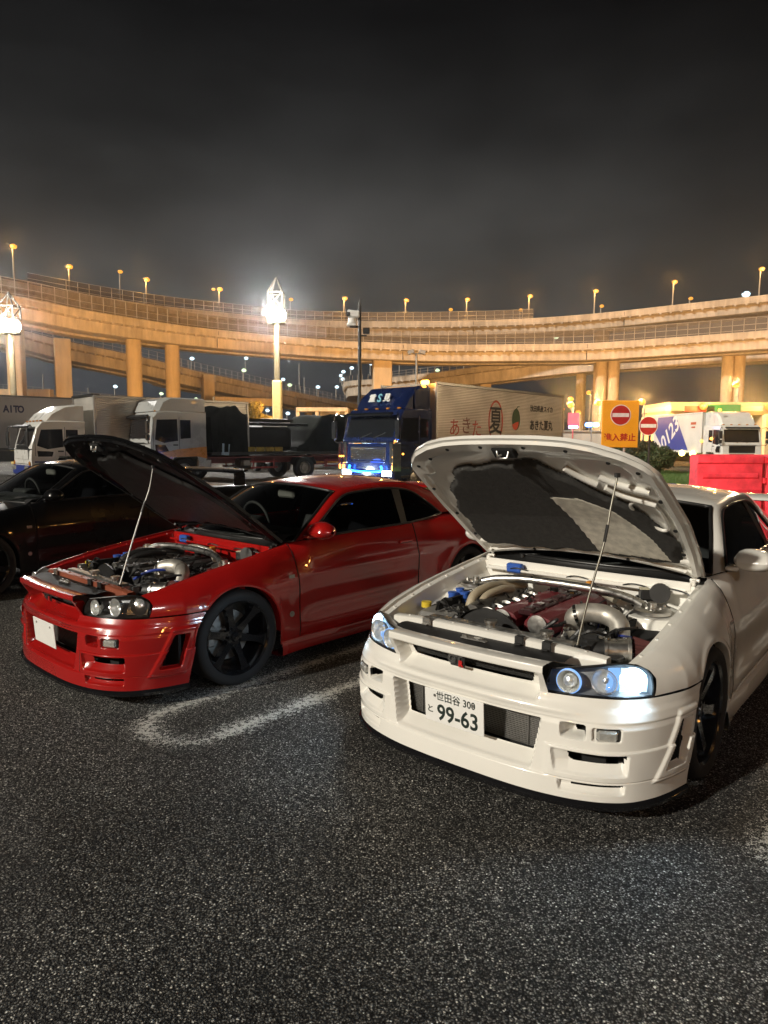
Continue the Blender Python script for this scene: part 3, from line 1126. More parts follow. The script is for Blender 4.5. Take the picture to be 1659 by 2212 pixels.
    b.build('cooling_plate', mat('black_cooling_plate', (.016, .016, .016), .62, var=.3, vscale=5, spec=.25), root, 50)
    b = MB()
    b.box((.765, -.02, .700), (.035, .10, .010), b=.003)
    b.box((.755, .02, .706), (.014, .05, .014), b=.003)
    b.box((.775, .05, .702), (.02, .05, .01), b=.003)
    b.box((.76, -.055, .704), (.018, .03, .012), b=.003)
    b.build('hood_latch', STEEL, root, fix=True)
    # radiator top tank and hoses
    b = MB()
    b.box((.585, .0, .675), (.075, .84, .07), b=.014)
    b.box((.575, .0, .59), (.04, .78, .08))
    for y in (-.04, .27):
        b.cyl((.585, y, .70), (.585, y, .735), .024, n=16)
        b.cyl((.585, y, .728), (.585, y, .742), .034, n=16)
    b.build('radiator', ALU, root, 30, fix=True)
    b = MB()
    b.box((.52, 0, .55), (.04, .74, .20), b=.02)
    b.lathe([(.24, 0), (.235, .02), (.02, .02)], (.49, -.12, .53), (-1, 0, 0), 30)
    b.build('fan_shroud', BLACK, root, fix=True)
    # engine block and covers
    b = MB()
    b.box((.08, .0, .52), (.78, .36, .24), b=.03)
    b.box((.09, -.16, .60), (.62, .10, .12), b=.02)
    b.build('engine_block', DARKSTEEL, root, 30, fix=True)
    covm = CAMRED if w else mat('black_crackle_cover', (.018, .018, .018), .5, bump=.3, bscale=200)
    for y in (-.105, .105):
        b = MB()
        prof = [(-.085, .655), (-.080, .700), (-.055, .728), (.0, .738), (.055, .728), (.080, .700), (.085, .655)]
        P = np.array([[(x, y + a, z - (.012 if i in (0, 7) else 0)) for a, z in prof] for i, x in enumerate((.438, .43, .30, .10, -.05, -.20, -.29, -.298))])
        b.grid(P)
        b.add(P[0].tolist(), [tuple(range(6, -1, -1))])
        b.add(P[-1].tolist(), [tuple(range(7))])
        for x in (.39, .22, .05, -.12, -.25):
            b.cyl((x, y - .062, .722), (x, y - .062, .732), .010, n=8)
        b.build('cam_cover', covm, root, 35, fix=True)
    b = MB()
    b.box((.06, 0, .728), (.66, .085, .028), b=.008)
    for k in range(6):
        b.box((.33 - k * .11, 0, .745), (.06, .05, .012), b=.004)
    b.build('coil_cover', CAMBLACK if w else BLACK, root, 30, fix=True)
    b = MB()
    b.lathe([(.05, 0), (.055, .012), (.03, .016), (0, .016)], (.44, .105, .69), (1, 0, 0), 20)
    b.lathe([(.05, 0), (.055, .012), (.03, .016), (0, .016)], (.44, -.105, .69), (1, 0, 0), 20)
    b.cyl((.445, 0, .56), (.475, 0, .56), .07, n=24)
    b.cyl((.445, .12, .50), (.475, .12, .50), .05, n=20)
    b.build('cam_sensor', STEEL if w else DARKSTEEL, root, 30, fix=True)
    b = MB()
    b.cyl((-.24, -.105, .735), (-.24, -.105, .760), .026, n=14)
    b.build('oil_cap', BLACK, root)
    # intake plenum (right bank) with six runners
    b = MB()
    b.tube([(.36, -.33, .66), (.05, -.34, .675), (-.28, -.33, .67)], [.062, .075, .062], 14, smooth=4)
    for k in range(6):
        b.tube([(.31 - k * .105, -.32, .66), (.31 - k * .105, -.25, .70), (.31 - k * .105, -.18, .67)], .022, 8, smooth=3)
    b.build('intake_plenum', STEEL, root, 40, fix=True)
    # strut bar
    b = MB()
    b.tube([(-.02, -.50, .775), (-.05, -.40, .800), (-.09, -.2, .812), (-.09, .2, .812), (-.05, .40, .800), (-.02, .50, .775)], .024, 10, smooth=4)
    b.build('strut_bar', ALU, root, 60)
    # big intake pipework on the car's left
    b = MB()
    b.tube([(.13, .24, .60), (.19, .25, .69), (.21, .27, .750), (.18, .33, .770), (.155, .41, .765), (.175, .48, .735), (.222, .505, .66)], .050, 18, smooth=6)
    b.build('intake_pipe', mat('cast_aluminium', (.50, .48, .43), .45, metal=.7, var=.2, vscale=20), root, 60)
    b = MB()
    b.tube([(.212, .502, .690), (.235, .510, .615)], .056, 18)
    b.tube([(.115, .237, .565), (.150, .242, .635)], .056, 18)
    b.build_each('silicone_joint', BLUESIL, root, 60)
    b = MB()
    for p0, p1 in (((.207, .268, .747), (.203, .282, .752)), ((.216, .503, .676), (.219, .504, .668)), ((.231, .508, .630), (.233, .509, .622))):
        b.tube([p0, p1], .060, 18)
    b.build_each('hose_clamp', CHROME, root, 60)
    b = MB()
    b.lathe([(.0, -.02), (.055, 0), (.095, .02), (.108, .06), (.098, .10), (.07, .125), (0, .125)], (.285, .30, .545), (.35, .1, 1), 26)
    b.lathe([(.0, .0), (.05, .0), (.05, .05), (.062, .06), (.062, .09), (.045, .10), (.0, .10)], (.33, .25, .57), (.9, .3, .1), 20)
    b.cyl((.30, .33, .62), (.36, .37, .64), .034, n=16)
    b.build('turbo_housing', STEEL, root, 40, fix=True)
    b = MB()
    b.cyl((.395, .50, .655), (.345, .60, .660), .058, n=26)
    b.cyl((.398, .494, .655), (.392, .506, .655), .066, n=26)
    b.cyl((.350, .590, .660), (.344, .602, .660), .066, n=26)
    b.build('air_flow_meter', ALU, root, 40, fix=True)
    b = MB()
    b.cyl((.43, .43, .650), (.395, .50, .655), .05, n=20)
    b.box((.36, .42, .655), (.10, .13, .08), rot=Matrix.Rotation(.4, 3, 'Z'), b=.015)
    b.box((.36, .41, .70), (.06, .08, .03), rot=Matrix.Rotation(.4, 3, 'Z'), b=.008)
    b.box((.47, .30, .655), (.06, .12, .045), b=.01)
    b.box((.44, .52, .64), (.10, .16, .03), b=.008)
    b.build('throttle_sensor_box', BLACK, root, fix=True)
    b = MB()
    n = 44
    ax = Vector((-.45, .89, 0)).normalized()
    s1 = Vector((.89, .45, 0))
    P = np.zeros((n + 1, 2, 3))
    for i in range(n + 1):
        a = 2 * PI * i / n
        rr = 1.0 if i % 2 else .87
        for j, (h, r_) in enumerate(((.01, .072), (.085, .050))):
            P[i, j] = Vector((.342, .605, .660)) + ax * h + s1 * (r_ * rr * math.cos(a)) + Vector((0, 0, r_ * rr * math.sin(a)))
    b.grid(P)
    b.build('air_filter', mat('dark_red_filter_gauze', (.075, .018, .016), .8), root, 20, fix=True)
    # car's right front: air box / reservoir, caps, hoses
    b = MB()
    b.box((.48, -.47, .650), (.17, .25, .07), rot=Matrix.Rotation(.12, 3, 'Y'), b=.018)
    b.box((.40, -.36, .640), (.14, .10, .06), rot=Matrix.Rotation(.12, 3, 'Y'), b=.018)
    b.build('air_box', GREYPL if w else BLACK, root, fix=True)
    b = MB()
    for x, y, z, r_ in ((.30, -.55, .700, .026), (.26, -.49, .705, .028), (.22, -.55, .710, .024)):
        b.cyl((x, y, z - .06), (x, y, z + .03), r_, n=14)
        b.cyl((x, y, z + .03), (x, y, z + .042), r_ * 1.12, n=14)
    b.build_each('relay_cap', BLUECAP, root, 40)
    b = MB()
    b.cyl((.45, -.60, .68), (.45, -.60, .712), .030, n=14)
    b.build('washer_cap', YELLOWP, root, 40)
    b = MB()
    b.box((.20, -.58, .655), (.16, .16, .12), b=.02)
    b.build('fuse_box', innerp if w else BLACK, root, fix=True)
    hs = HOSE if w else BLACK
    b = MB()
    b.tube([(.36, -.40, .66), (.30, -.40, .745), (.16, -.38, .775), (.0, -.36, .76), (-.15, -.30, .745)], .026, 10, smooth=5)
    b.tube([(.33, -.35, .66), (.27, -.34, .740), (.14, -.31, .765), (.02, -.30, .75)], .022, 10, smooth=5)
    b.build('coolant_hose', hs, root, 60)
    b = MB()
    b.tube([(-.33, -.34, .77), (-.30, -.1, .805), (-.27, .15, .800), (-.20, .32, .765)], .021, 10, smooth=5)
    b.build('heater_hose', mat('grey_hose', (.28, .26, .21), .5), root, 60)
    b = MB()
    rnd = random.Random(3)
    for k in range(30):
        x0, y0 = rnd.uniform(-.40, .40), rnd.choice((-1, 1)) * rnd.uniform(.18, .46)
        pts = [(x0, y0, .70 + rnd.uniform(0, .05))]
        for q in range(4):
            pts.append((pts[-1][0] + rnd.uniform(-.10, .06), pts[-1][1] + rnd.uniform(-.07, .07), .69 + rnd.uniform(0, .07)))
        b.tube(pts, rnd.choice((.004, .006, .008)), 5, smooth=4)
    for y0 in (-.5, -.1, .25, .45):
        b.tube([(-.40, y0, .80), (-.37, y0 + .10, .835), (-.39, y0 + .2, .815), (-.36, y0 + .26, .77)], .005, 5, smooth=5)
    b.build('wiring_loom', WIRE, root, 60)['kind'] = 'stuff'
    b = MB()
    rnd = random.Random(11)
    for k in range(95):
        x, y = rnd.uniform(-.40, .50), rnd.choice((-1, 1)) * rnd.uniform(.20, .50)
        if rnd.random() < .5:
            b.box((x, y, .62 + rnd.uniform(0, .07)), (rnd.uniform(.02, .06), rnd.uniform(.02, .06), rnd.uniform(.02, .06)), rot=Matrix.Rotation(rnd.uniform(-.4, .4), 3, 'Z'), b=.005)
        else:
            a = rnd.uniform(0, PI)
            b.cyl((x, y, .63), (x + .05 * math.cos(a), y + .05 * math.sin(a), .66 + rnd.uniform(0, .05)), rnd.uniform(.01, .022), n=10)
    b.build('engine_fittings', DARKSTEEL, root, 30, fix=True)['kind'] = 'stuff'
    b = MB()
    for k in range(30):
        x, y = rnd.uniform(-.38, .42), rnd.choice((-1, 1)) * rnd.uniform(.20, .50)
        b.cyl((x, y, .66), (x + .02, y + .02, .70 + rnd.uniform(0, .03)), rnd.uniform(.008, .016), n=10)
    b.build('bright_fittings', CHROME, root, 30, fix=True)['kind'] = 'stuff'
    b = MB()
    b.box((-.36, .44, .79), (.09, .08, .06), rot=Matrix.Rotation(.5, 3, 'Z'), b=.01)
    b.cyl((-.40, .50, .80), (-.33, .52, .81), .055, n=18)
    b.build('brake_booster', BLACK, root, fix=True)
    b = MB()
    b.box((-.35, .425, .823), (.05, .05, .004), rot=Matrix.Rotation(.5, 3, 'Z'))
    b.build('warning_label', mat('cream_label', (.6, .55, .4), .6), root)
    b = MB()
    b.box((-.31, .12, .805), (.05, .03, .05), b=.006)
    b.build('orange_relay', mat('orange_plastic', (.55, .22, .02), .5), root)
    b = MB()
    b.box((-.40, -.42, .83), (.05, .11, .06), b=.01)
    b.build('reservoir_cap', BLUECAP, root)
    b = MB()
    b.box((.24, .595, .672), (.05, .07, .003), rot=Matrix.Rotation(.1, 3, 'Y'))
    b.build('bay_sticker', mat('green_label', (.01, .12, .10), .5), root)
    # the engine sits well back from the radiator
    for o in root.children:
        k = o.name.split('.')[0]
        dx = {'engine_block': -.13, 'cam_cover': -.13, 'coil_cover': -.13, 'cam_sensor': -.13, 'oil_cap': -.08, 'intake_plenum': -.10, 'strut_bar': -.11, 'strut_tower': -.11, 'strut_mount': -.11,
              'fan_shroud': -.05, 'radiator': -.04, 'air_box': -.14, 'relay_cap': -.17, 'washer_cap': -.12, 'fuse_box': -.20, 'coolant_hose': -.17}.get(k)
        if dx:
            o.location.x = dx
    if not w:
        b = MB()
        b.tube([(.36, .16, .68), (.30, .28, .745), (.18, .36, .745), (.08, .42, .70)], .010, 8, smooth=6)
        b.build('blue_vacuum_hose', BLUESIL, root, 60)
        b = MB()
        b.box((.45, -.45, .69), (.06, .05, .07), b=.01)
        b.cyl((.50, -.40, .68), (.50, -.33, .69), .022, n=12)
        b.cyl((.52, -.50, .67), (.52, -.44, .68), .026, n=12)
        b.box((.60, -.22, .675), (.05, .34, .03), rot=Matrix.Rotation(.1, 3, 'Z'), b=.01)
        b.box((.585, .10, .68), (.04, .22, .03), b=.01)
        b.build('catch_tank', ALU, root, 35, fix=True)

def hood_assembly(root, paint, ang, style):
    h = hood_mesh(ang).build('hood', [paint, paint if style == 'white' else BLACKP], root, 40)
    under = paint if style == 'white' else BLACKP
    def frame(x, y):
        # stamped inner frame: perimeter band, spine ribs and diagonal ribs
        xf = np.interp(np.abs(y), [0, .20, .34, .46, .575, .655, .70, .72], [.80, .797, .785, .75, .685, .60, .51, .46])
        xr = -.545 + .10 * (1 - (np.abs(y) / .74) ** 2)
        yl = np.interp(x, [-.545, -.25, .10, .40, .54, .62, .70, .80], [.700, .725, .734, .716, .700, .655, .575, .30])
        edge = np.minimum(np.minimum(xf - x, x - xr), (yl - np.abs(y)) * .9)
        band = np.minimum(edge - .012, .062 + .06 * (x > .45) - edge)
        r = np.maximum(band, np.where(edge > .02, .030 - np.abs(x + .36), -1))
        return r
    fr = hood_under(frame, ang, .023, .044).build('hood_frame', under, h, 40)
    def pad(x, y):
        a = np.where(y < 0, sd_poly(x, -y, [(-.40, -.6), (.55, -.6), (.57, .12), (.47, .46), (.05, .635), (-.38, .64)], .03), sd_poly(x, y, [(-.40, -.6), (.55, -.6), (.56, .10), (.26, .40), (-.02, .61), (-.38, .63)], .03))
        wob = .012 * np.sin(x * 23 + y * 9) + .010 * np.sin(y * 31)
        return -a + wob
    hood_under(pad, ang, .030, .056, feather=.02).build('insulation_pad', FELT if style == 'white' else BLACK, h, 50)
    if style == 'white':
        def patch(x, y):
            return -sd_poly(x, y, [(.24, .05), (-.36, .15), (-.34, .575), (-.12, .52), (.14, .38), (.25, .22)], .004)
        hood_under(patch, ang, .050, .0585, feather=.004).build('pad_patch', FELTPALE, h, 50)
    def rq(x, y, d):
        z = float(hood_z(x, y)) - d
        return Vector(rot_hood(np.array([[x, y, z]]), ang)[0])
    if style == 'white':
        for pts in ([(.52, .24), (.44, .30), (.38, .36)], [(.46, .40), (.40, .48), (.36, .62)], [(.36, .40), (.30, .46), (.24, .62)]):
            b = MB()
            b.tube([rq(x, y, .034) for x, y in pts], .016, 8, smooth=5)
            b.build('hood_rib', under, h, 60)
        b = MB()
        b.tube([rq(x, y, .036) for x, y in ((.06, .50), (.20, .48), (.27, .56), (.20, .62), (.02, .63), (-.03, .58), (.06, .50))], .010, 8, smooth=5)
        b.build('stamped_pocket', under, h, 60)
    b = MB()
    b.box(rq(.70, 0, .050), (.07, .13, .03), rot=Matrix.Rotation(-R(ang), 3, 'Y'), b=.008)
    b.build('striker_plate', VOID, h)
    b = MB()
    b.tube([rq(.675, -.03, .058), rq(.69, -.028, .09), rq(.70, -.0, .095), rq(.70, .03, .09), rq(.715, .032, .058)], .006, 8)
    b.tube([rq(.72, -.03, .058), rq(.71, -.02, .085), rq(.70, -.01, .07)], .006, 8)
    b.build('hood_striker', ALU, h, 60)
    b = MB()
    for x, y in ((.72, .33), (.72, -.33), (.74, .12), (.74, -.12), (.55, .62), (.55, -.62), (.30, .66), (.30, -.66), (0, .66), (0, -.66), (-.25, .65), (-.25, -.65), (-.42, .3), (-.42, -.3), (.62, .50), (.62, -.50)):
        c = rq(x, y, .0455)
        n_ = Vector((math.sin(R(ang)), 0, -math.cos(R(ang))))
        b.cyl(c - n_ * .004, c + n_ * .0015, .011, n=10)
    b.build_each('drain_hole', VOID, h)
    for s in (1, -1):
        b = MB()
        b.box((-.50, s * .655, .865), (.10, .03, .03), b=.006)
        b.tube([(-.45, s * .655, .865), (-.52, s * .655, .885), rq(-.44, s * .62, .05)], .010, 6)
        b.cyl((-.50, s * .63, .875), (-.50, s * .68, .875), .011, n=10)
        b.build('hood_hinge', under if style == 'white' else BLACK, root, 40, fix=True)
    # prop rod
    foot = Vector((.575, .435, .700)) if style == 'white' else Vector((.585, .40, .700))
    top = rq(.515, .515, .06) if style == 'white' else rq(.45, .36, .06)
    b = MB()
    mid = foot.lerp(top, .62) + Vector((.0, .012, 0))
    mid2 = foot.lerp(top, .82) + Vector((.0, .028 if style != 'white' else .004, 0))
    b.tube([foot, foot.lerp(top, .3), mid, mid2, top], .0055, 8, smooth=6)
    b.build('prop_rod', mat('prop_rod_steel', (.20, .19, .16), .4, metal=.8) if style == 'white' else STEEL, root, 60)
    b = MB()
    b.cyl(foot - Vector((0, 0, .02)), foot + Vector((0, 0, .012)), .012, n=10)
    b.cyl(top, top + Vector((.0, 0, .02)), .014, n=10)
    b.tube([mid, mid.lerp(mid2, .5)], .008, 8)
    b.build_each('rod_grommet', BLACK, root)

def coupe(name, label, pos, yaw, paint, style, hood_angle=0, lit=False, plate_text=True, group=None, wing_paint=None):
    root = empty(name, (pos[0], pos[1], 0), yaw, label, 'car', group)
    open_ = hood_angle > 0
    bumper_mesh().build('bumper', paint, root, 38)
    # black lip under the bumper
    lip = MB()
    C = contour(.124)
    rows = []
    full = np.concatenate([np.stack([C[::-1, 0], -C[::-1, 1]], 1), C[1:]])
    T = np.gradient(full, axis=0)
    T /= np.linalg.norm(T, axis=1)[:, None]
    out = np.stack([T[:, 1], -T[:, 0]], 1)
    for off, z in ((.004, .127), (.014, .123), (.024, .110), (.020, .092), (-.02, .088), (-.10, .088)):
        rows.append(np.column_stack([full + out * off, np.full(len(full), z)]))
    lip.grid(np.stack(rows, 1))
    lip.build('front_lip', GLOSSBLACK, root, 40, fix=True)
    # dark liners and hardware behind the openings
    b = MB()
    b.box((.72, 0, .34), (.02, 1.30, .38))
    b.box((.52, 0, .18), (.34, 1.36, .02))
    for s in (1, -1):
        b.box((.52, s * .70, .36), (.34, .02, .36))
        b.box((.44, s * .78, .36), (.02, .18, .36))
    b.build('front_liner', VOID, root)
    b = MB()
    b.box((.745, 0, .355), (.03, .80, .20))
    for k in range(21):
        z = .262 + k * .0092
        b.box((.763, 0, z), (.010, .78, .0040))
    for y in (-.30, -.385, .30, .385):
        b.box((.766, y, .355), (.012, .006, .19))
    b.build('intercooler', IC, root)
    b = MB()
    P = np.zeros((30, 4, 3))
    for i, y in enumerate(np.linspace(-.40, .40, 30)):
        for j, z in enumerate((.580, .61, .64, .665)):
            P[i, j] = (.792 - .10 * y * y, y, z)
    b.grid(P)
    b.build('grille_mesh', mat('grille_mesh_black', (.012, .012, .011), .6, bump=1.0, bscale=180), root)
    bd = bpy.data.objects.new('front_badge', None)
    col.objects.link(bd)
    bd.parent = root
    bd.location = (.866, -.03, .612)
    b = MB()
    b.box((-.004, 0, 0), (.006, .082, .058), b=.003)
    b.build('badge_back', BLACK, bd)
    text_mesh('badge_letters', 'GT', .062, CHROME, bd, (.0035, -.010, .004), (0, 1, 0), (0, 0, 1), ext=.003, bold=.003)
    text_mesh('badge_letter_red', 'R', .038, mat('badge_red', (.5, .02, .02), .3, coat=.5), bd, (.0042, .022, -.012), (0, 1, 0), (0, 0, 1), ext=.003, bold=.002)
    plate(root, plate_text, yc=-.02)
    for s in (1, -1):
        C = contour(.42)
        i0, i1 = np.argmin(abs(C[:, 1] - .630)), np.argmin(abs(C[:, 1] - .722))
        p0, p1 = C[i0], C[i1]
        fl = MB()
        mid = (p0 + p1) / 2
        ang = math.atan2(p1[0] - p0[0], p1[1] - p0[1])
        rot = Matrix.Rotation(-s * ang, 3, 'Z')
        fl.box((mid[0] - .016, s * mid[1], .419), (.03, .098, .056), rot=rot, b=.008)
        fo = fl.build('fog_light', BLACK, root, fix=True)
        f2 = MB()
        f2.box((mid[0] - .005, s * mid[1], .419), (.03, .088, .046), rot=rot, b=.010)
        f2.build('fog_lens', FOGG, fo, fix=True)
        fd = fender_mesh(s).build('front_fender', paint, root, 42)
        if True:
            m = MB()
            m.box((-.484, s * (float(side_y(-.484, .672)) + .003), .672), (.055, .008, .026), b=.003)
            m.build('side_marker', FOGG, fd)
            m = MB()
            m.cyl((-.47, s * (float(side_y(-.47, .40)) - .004), .40), (-.47, s * (float(side_y(-.47, .40)) + .005), .40), .021, n=20)
            m.build('fender_badge', ALU, fd)
        headlamp(root, s, lit)
        dr = door_mesh(s).build('door', paint, root, 42)
        for xg in (-.5525, -1.9335):
            gp_ = MB()
            zs_ = np.linspace(.21, float(z_top(xg)) - .004, 14)
            gp_.tube([(xg, s * (float(side_y(xg, z)) - .001), z) for z in zs_], .0042, 5)
            gp_.build('door_gap_strip', TRIM, root, 60)  # dark strip put in for the shade of the shut line
        m = MB()
        yy = float(side_y(-1.80, .80))
        m.box((-1.78, s * (yy + .012), .79), (.17, .022, .030), b=.009)
        m.build('door_handle', paint, dr, fix=True)
        quarter_mesh(s).build('rear_quarter', paint, root, 42)
        sk = MB()
        P = np.zeros((30, 7, 3))
        for i, x in enumerate(np.linspace(-.362, -2.305, 30)):
            yb = float(side_y(x, .21))
            e = .012 + .010 * math.cos((x + 1.33) / 1.0 * PI / 2) ** 2
            P[i] = [(x, yb - .010, .235), (x, yb + .004, .222), (x, yb + e, .205), (x, yb + e + .008, .160), (x, yb + e + .004, .118), (x, yb - .03, .108), (x, yb - .15, .108)]
        P[:, :, 1] *= s
        sk.grid(P, flip=(s > 0))
        sk.build('side_skirt', paint, root, 30)
        pillars_mesh(s).build('roof_pillar', paint, root, 50)
        gl = side_glass(s, 0, 4.25).build('door_glass', TINT, root, 60)
        gq = side_glass(s, 4.42, 7).build('quarter_glass', TINT, root, 60)
        a, b_ = int(4.25 * NK), int(4.5 * NK)
        bp = MB()
        P = np.zeros((b_ - a + 2, 2, 3))
        P[:, 0], P[:, 1] = GB[a - 1:b_ + 1], DC[a - 1:b_ + 1]
        P[:, :, 1] += .004
        P[:, :, 1] *= s
        bp.grid(P, flip=(s < 0))
        bp.build('door_pillar', TRIM, root)
        tr = MB()
        loop = DC + np.array([0, .004, -.002])
        loop[:, 1] *= s
        tr.tube(loop.tolist(), .009, 6)
        g2 = GB.copy() + np.array([0, .004, .004])
        g2[:, 1] *= s
        tr.tube(g2.tolist(), .009, 6)
        tr.build('window_trim', TRIM, root, 60, fix=True)
        # mirror
        mm = MB()
        prof = resample([(-.66, .83, .935), (-.70, .90, .985), (-.74, .985, .990), (-.765, 1.03, .965)], 9)
        P = np.zeros((9, 15, 3))
        rad = np.array([.020, .058, .070, .073, .073, .070, .062, .045, .012])
        for i in range(9):
            for k in range(15):
                a_ = 2 * PI * k / 14
                P[i, k] = (-.745 + .085 * math.cos(a_) * min(1, rad[i] / .06), .80 + i * .0265, .978 + rad[i] * math.sin(a_) * (1.0 if math.sin(a_) > 0 else .8))
        P[:, :, 1] *= s
        mm.grid(P, flip=(s < 0))
        mm.box((-.72, s * .80, .935), (.10, .07, .025), b=.008)
        mm.build('door_mirror', paint, root, 50, fix=True)
        # wheels, wells
        wheel(root, 0, s * .775, s, detail=True)
        wheel(root, -WB, s * .770, s, detail=True)
        for cx in (0, -WB):
            ww = MB()
            P = np.zeros((20, 2, 3))
            for i, t in enumerate(np.linspace(-.12, PI + .12, 20)):
                for j, y in enumerate((.855, .52)):
                    P[i, j] = (cx + .362 * math.cos(t), s * y, WHEEL_Z + .362 * math.sin(t))
            ww.grid(P)
            ww.box((cx, s * .50, .42), (.72, .02, .62))
            ww.build('wheel_well', VOID, root)
    # roof, windscreen, rear window
    roof = MB().grid(cross_panel(2, 5, [.045, .050, .050, .042], .07, -.04), flip=False)
    roof.build('roof', paint, root, 60, fix=True)
    P = cross_panel(0, 2, [.012, .035, .045], .17, .07)
    MB().grid(P).build('windscreen', SCREEN, root, 60, fix=True)
    ws = MB()
    ring = np.concatenate([P[0], P[1:, -1], P[-1, ::-1][1:], P[::-1, 0][1:]])
    ws.tube((ring + np.array([0, 0, .002])).tolist(), .012, 6)
    ws.build('windscreen_seal', TRIM, root, 60, fix=True)
    MB().grid(cross_panel(5, 7, [.042, .03, .005], -.04, -.03)).build('rear_window', SCREEN, root, 60, fix=True)
    # tail: deck, rear panel, wing
    b = MB()
    xs = np.linspace(-2.98, -3.72, 12)
    P = np.zeros((12, 15, 3))
    for i, x in enumerate(xs):
        for j, v in enumerate(np.linspace(-1, 1, 15)):
            P[i, j] = (x, v * (float(y_top(x)) - .03), float(z_top(x)) + .012 * (1 - v * v) - (0 if i < 11 else .01))
    b.grid(P)
    b.build('boot_lid', paint, root, 40, fix=True)
    b = MB()
    zz = np.linspace(.20, .945, 8)
    P = np.zeros((8, 17, 3))
    for i, z in enumerate(zz):
        for j, v in enumerate(np.linspace(-1, 1, 17)):
            P[i, j] = (-3.72 - .07 * (1 - v * v) - .03 * math.exp(-((z - .5) / .1) ** 2), v * float(side_y(-3.72, z)), z)
    b.grid(P)
    b.build('rear_bumper', paint, root, 40, fix=True)
    for y in (-.56, -.38, .38, .56):
        t = MB()
        t.cyl((-3.76, y, .76), (-3.80, y, .76), .075, n=20)
        t.build('tail_light', emitter('tail_lamp_lit', (1, .05, .04), 6.0) if lit else mat('tail_lamp_red', (.30, .01, .01), .2, coat=1), root)
    if lit:
        ld = bpy.data.lights.new('tail_glow', 'SPOT')
        ld.energy, ld.color, ld.shadow_soft_size, ld.spot_size, ld.spot_blend = 1500, (1, .10, .12), .3, R(110), .7
        lo = bpy.data.objects.new('tail_glow', ld)
        col.objects.link(lo)
        lo.parent = root
        lo.location = (-3.86, 0, .76)
        lo.rotation_euler = Vector((-1, 0, .04)).to_track_quat('-Z', 'Y').to_euler()
    wg = MB()
    P = np.zeros((21, 12, 3))
    for i, y in enumerate(np.linspace(-.755, .755, 21)):
        drop = .012 * (abs(y) / .755) ** 6
        for k in range(12):
            a = 2 * PI * k / 12
            P[i, k] = (-3.50 + .125 * math.cos(a) - .02 * (y / .755) ** 2, y, 1.150 - drop + .020 * math.sin(a) - .020 * math.cos(a))
    wg.grid(P)
    wg.add(P[0].tolist(), [tuple(range(12))]).add(P[-1].tolist(), [tuple(range(11, -1, -1))])
    for s in (1, -1):
        wg.box((-3.52, s * .70, 1.05), (.20, .03, .20), b=.01)
    wg.build('rear_wing', wing_paint or paint, root, 40, fix=True)
    # structure that closes the body, cabin
    b = MB()
    b.box((-2.1, 0, .50), (3.0, 1.50, .58))
    b.box((-2.1, 0, .17), (2.9, 1.55, .06))
    b.box((-3.2, 0, .70), (.9, 1.2, .36))
    b.build('body_floor', VOID, root)
    b = MB()
    P = np.array([[(-.50, y, .86), (-.62, y, .935), (-.90, y, .945), (-1.02, y, .90), (-1.04, y, .72)] for y in np.linspace(-.66, .66, 5)])
    b.grid(P)
    b.box((-1.00, -.36, .955), (.16, .34, .06), b=.02)
    b.build('dashboard', SEATP, root, 40, fix=True)
    b = MB()
    th = [(-1.10 + .035 * math.sin(2 * PI * k / 24), -.36 + .18 * math.cos(2 * PI * k / 24), .93 + .17 * math.sin(2 * PI * k / 24)) for k in range(25)]
    b.tube(th, .014, 8)
    b.tube([(-1.02, -.36, .90), (-1.10, -.36, .93)], .03, 8)
    b.box((-1.10, -.36, .93), (.03, .30, .035), b=.01)
    b.build('steering_wheel', SEATP, root, 60)
    for y in (-.36, .36):
        st = MB()
        st.box((-1.52, y, .70), (.52, .46, .16), b=.05)
        rot = Matrix.Rotation(R(-16), 3, 'Y')
        st.box((-1.83, y, .93), (.15, .46, .52), rot=rot, b=.05)
        st.box((-1.92, y, 1.20), (.09, .25, .14), rot=rot, b=.035)
        st.build('seat', SEAT, root, 50, fix=True)
    st = MB()
    st.box((-2.45, 0, .76), (.16, 1.15, .34), rot=Matrix.Rotation(R(-24), 3, 'Y'), b=.05)
    st.build('rear_seat', SEAT, root, 50, fix=True)
    b = MB()
    b.box((-1.17, -.02, 1.185), (.035, .22, .066), b=.014)
    b.cyl((-1.16, -.02, 1.21), (-1.19, -.02, 1.265), .010, n=8)
    b.build('interior_mirror', GREYPL, root, fix=True)
    # scuttle and wipers
    b = MB()
    P = np.zeros((6, 21, 3))
    for j, v in enumerate(np.linspace(-1, 1, 21)):
        xr = -.63 + .17 * (1 - v * v)
        xf = -.455 + .03 * (1 - v * v)
        for i, t in enumerate(np.linspace(0, 1, 6)):
            P[i, j] = (xf + (xr - xf) * t, v * (.715 - .01 * t), .868 + .030 * t + .010 * (1 - v * v) - .014 * math.sin(PI * t))
    b.grid(P)
    b.build('scuttle_panel', BLACK, root, 40, fix=True)
    b = MB()
    for y0 in (.10, -.42):
        b.tube([(-.50, y0, .905), (-.56, y0 + .22, .930), (-.60, y0 + .42, .955)], .007, 6)
        b.tube([(-.55, y0 - .02, .925), (-.60, y0 + .46, .960)], .005, 6)
        b.cyl((-.50, y0, .885), (-.50, y0, .912), .018, n=10)
    b.build_each('wiper', BLACK, root, 60)
    if open_:
        engine_bay(root, paint, style)
        hood_assembly(root, paint, hood_angle, style)
    else:
        hood_mesh(0).build('hood', [paint, paint], root, 40)
    return root
# ------------------------------------------------------------------ ground and markings
b = MB()
b.add([(-500, -60, 0), (500, -60, 0), (500, 600, 0), (-500, 600, 0)], [(0, 1, 2, 3)])
g = b.build('car_park_asphalt', asphalt_material('asphalt'))
tag(g, kind='structure')

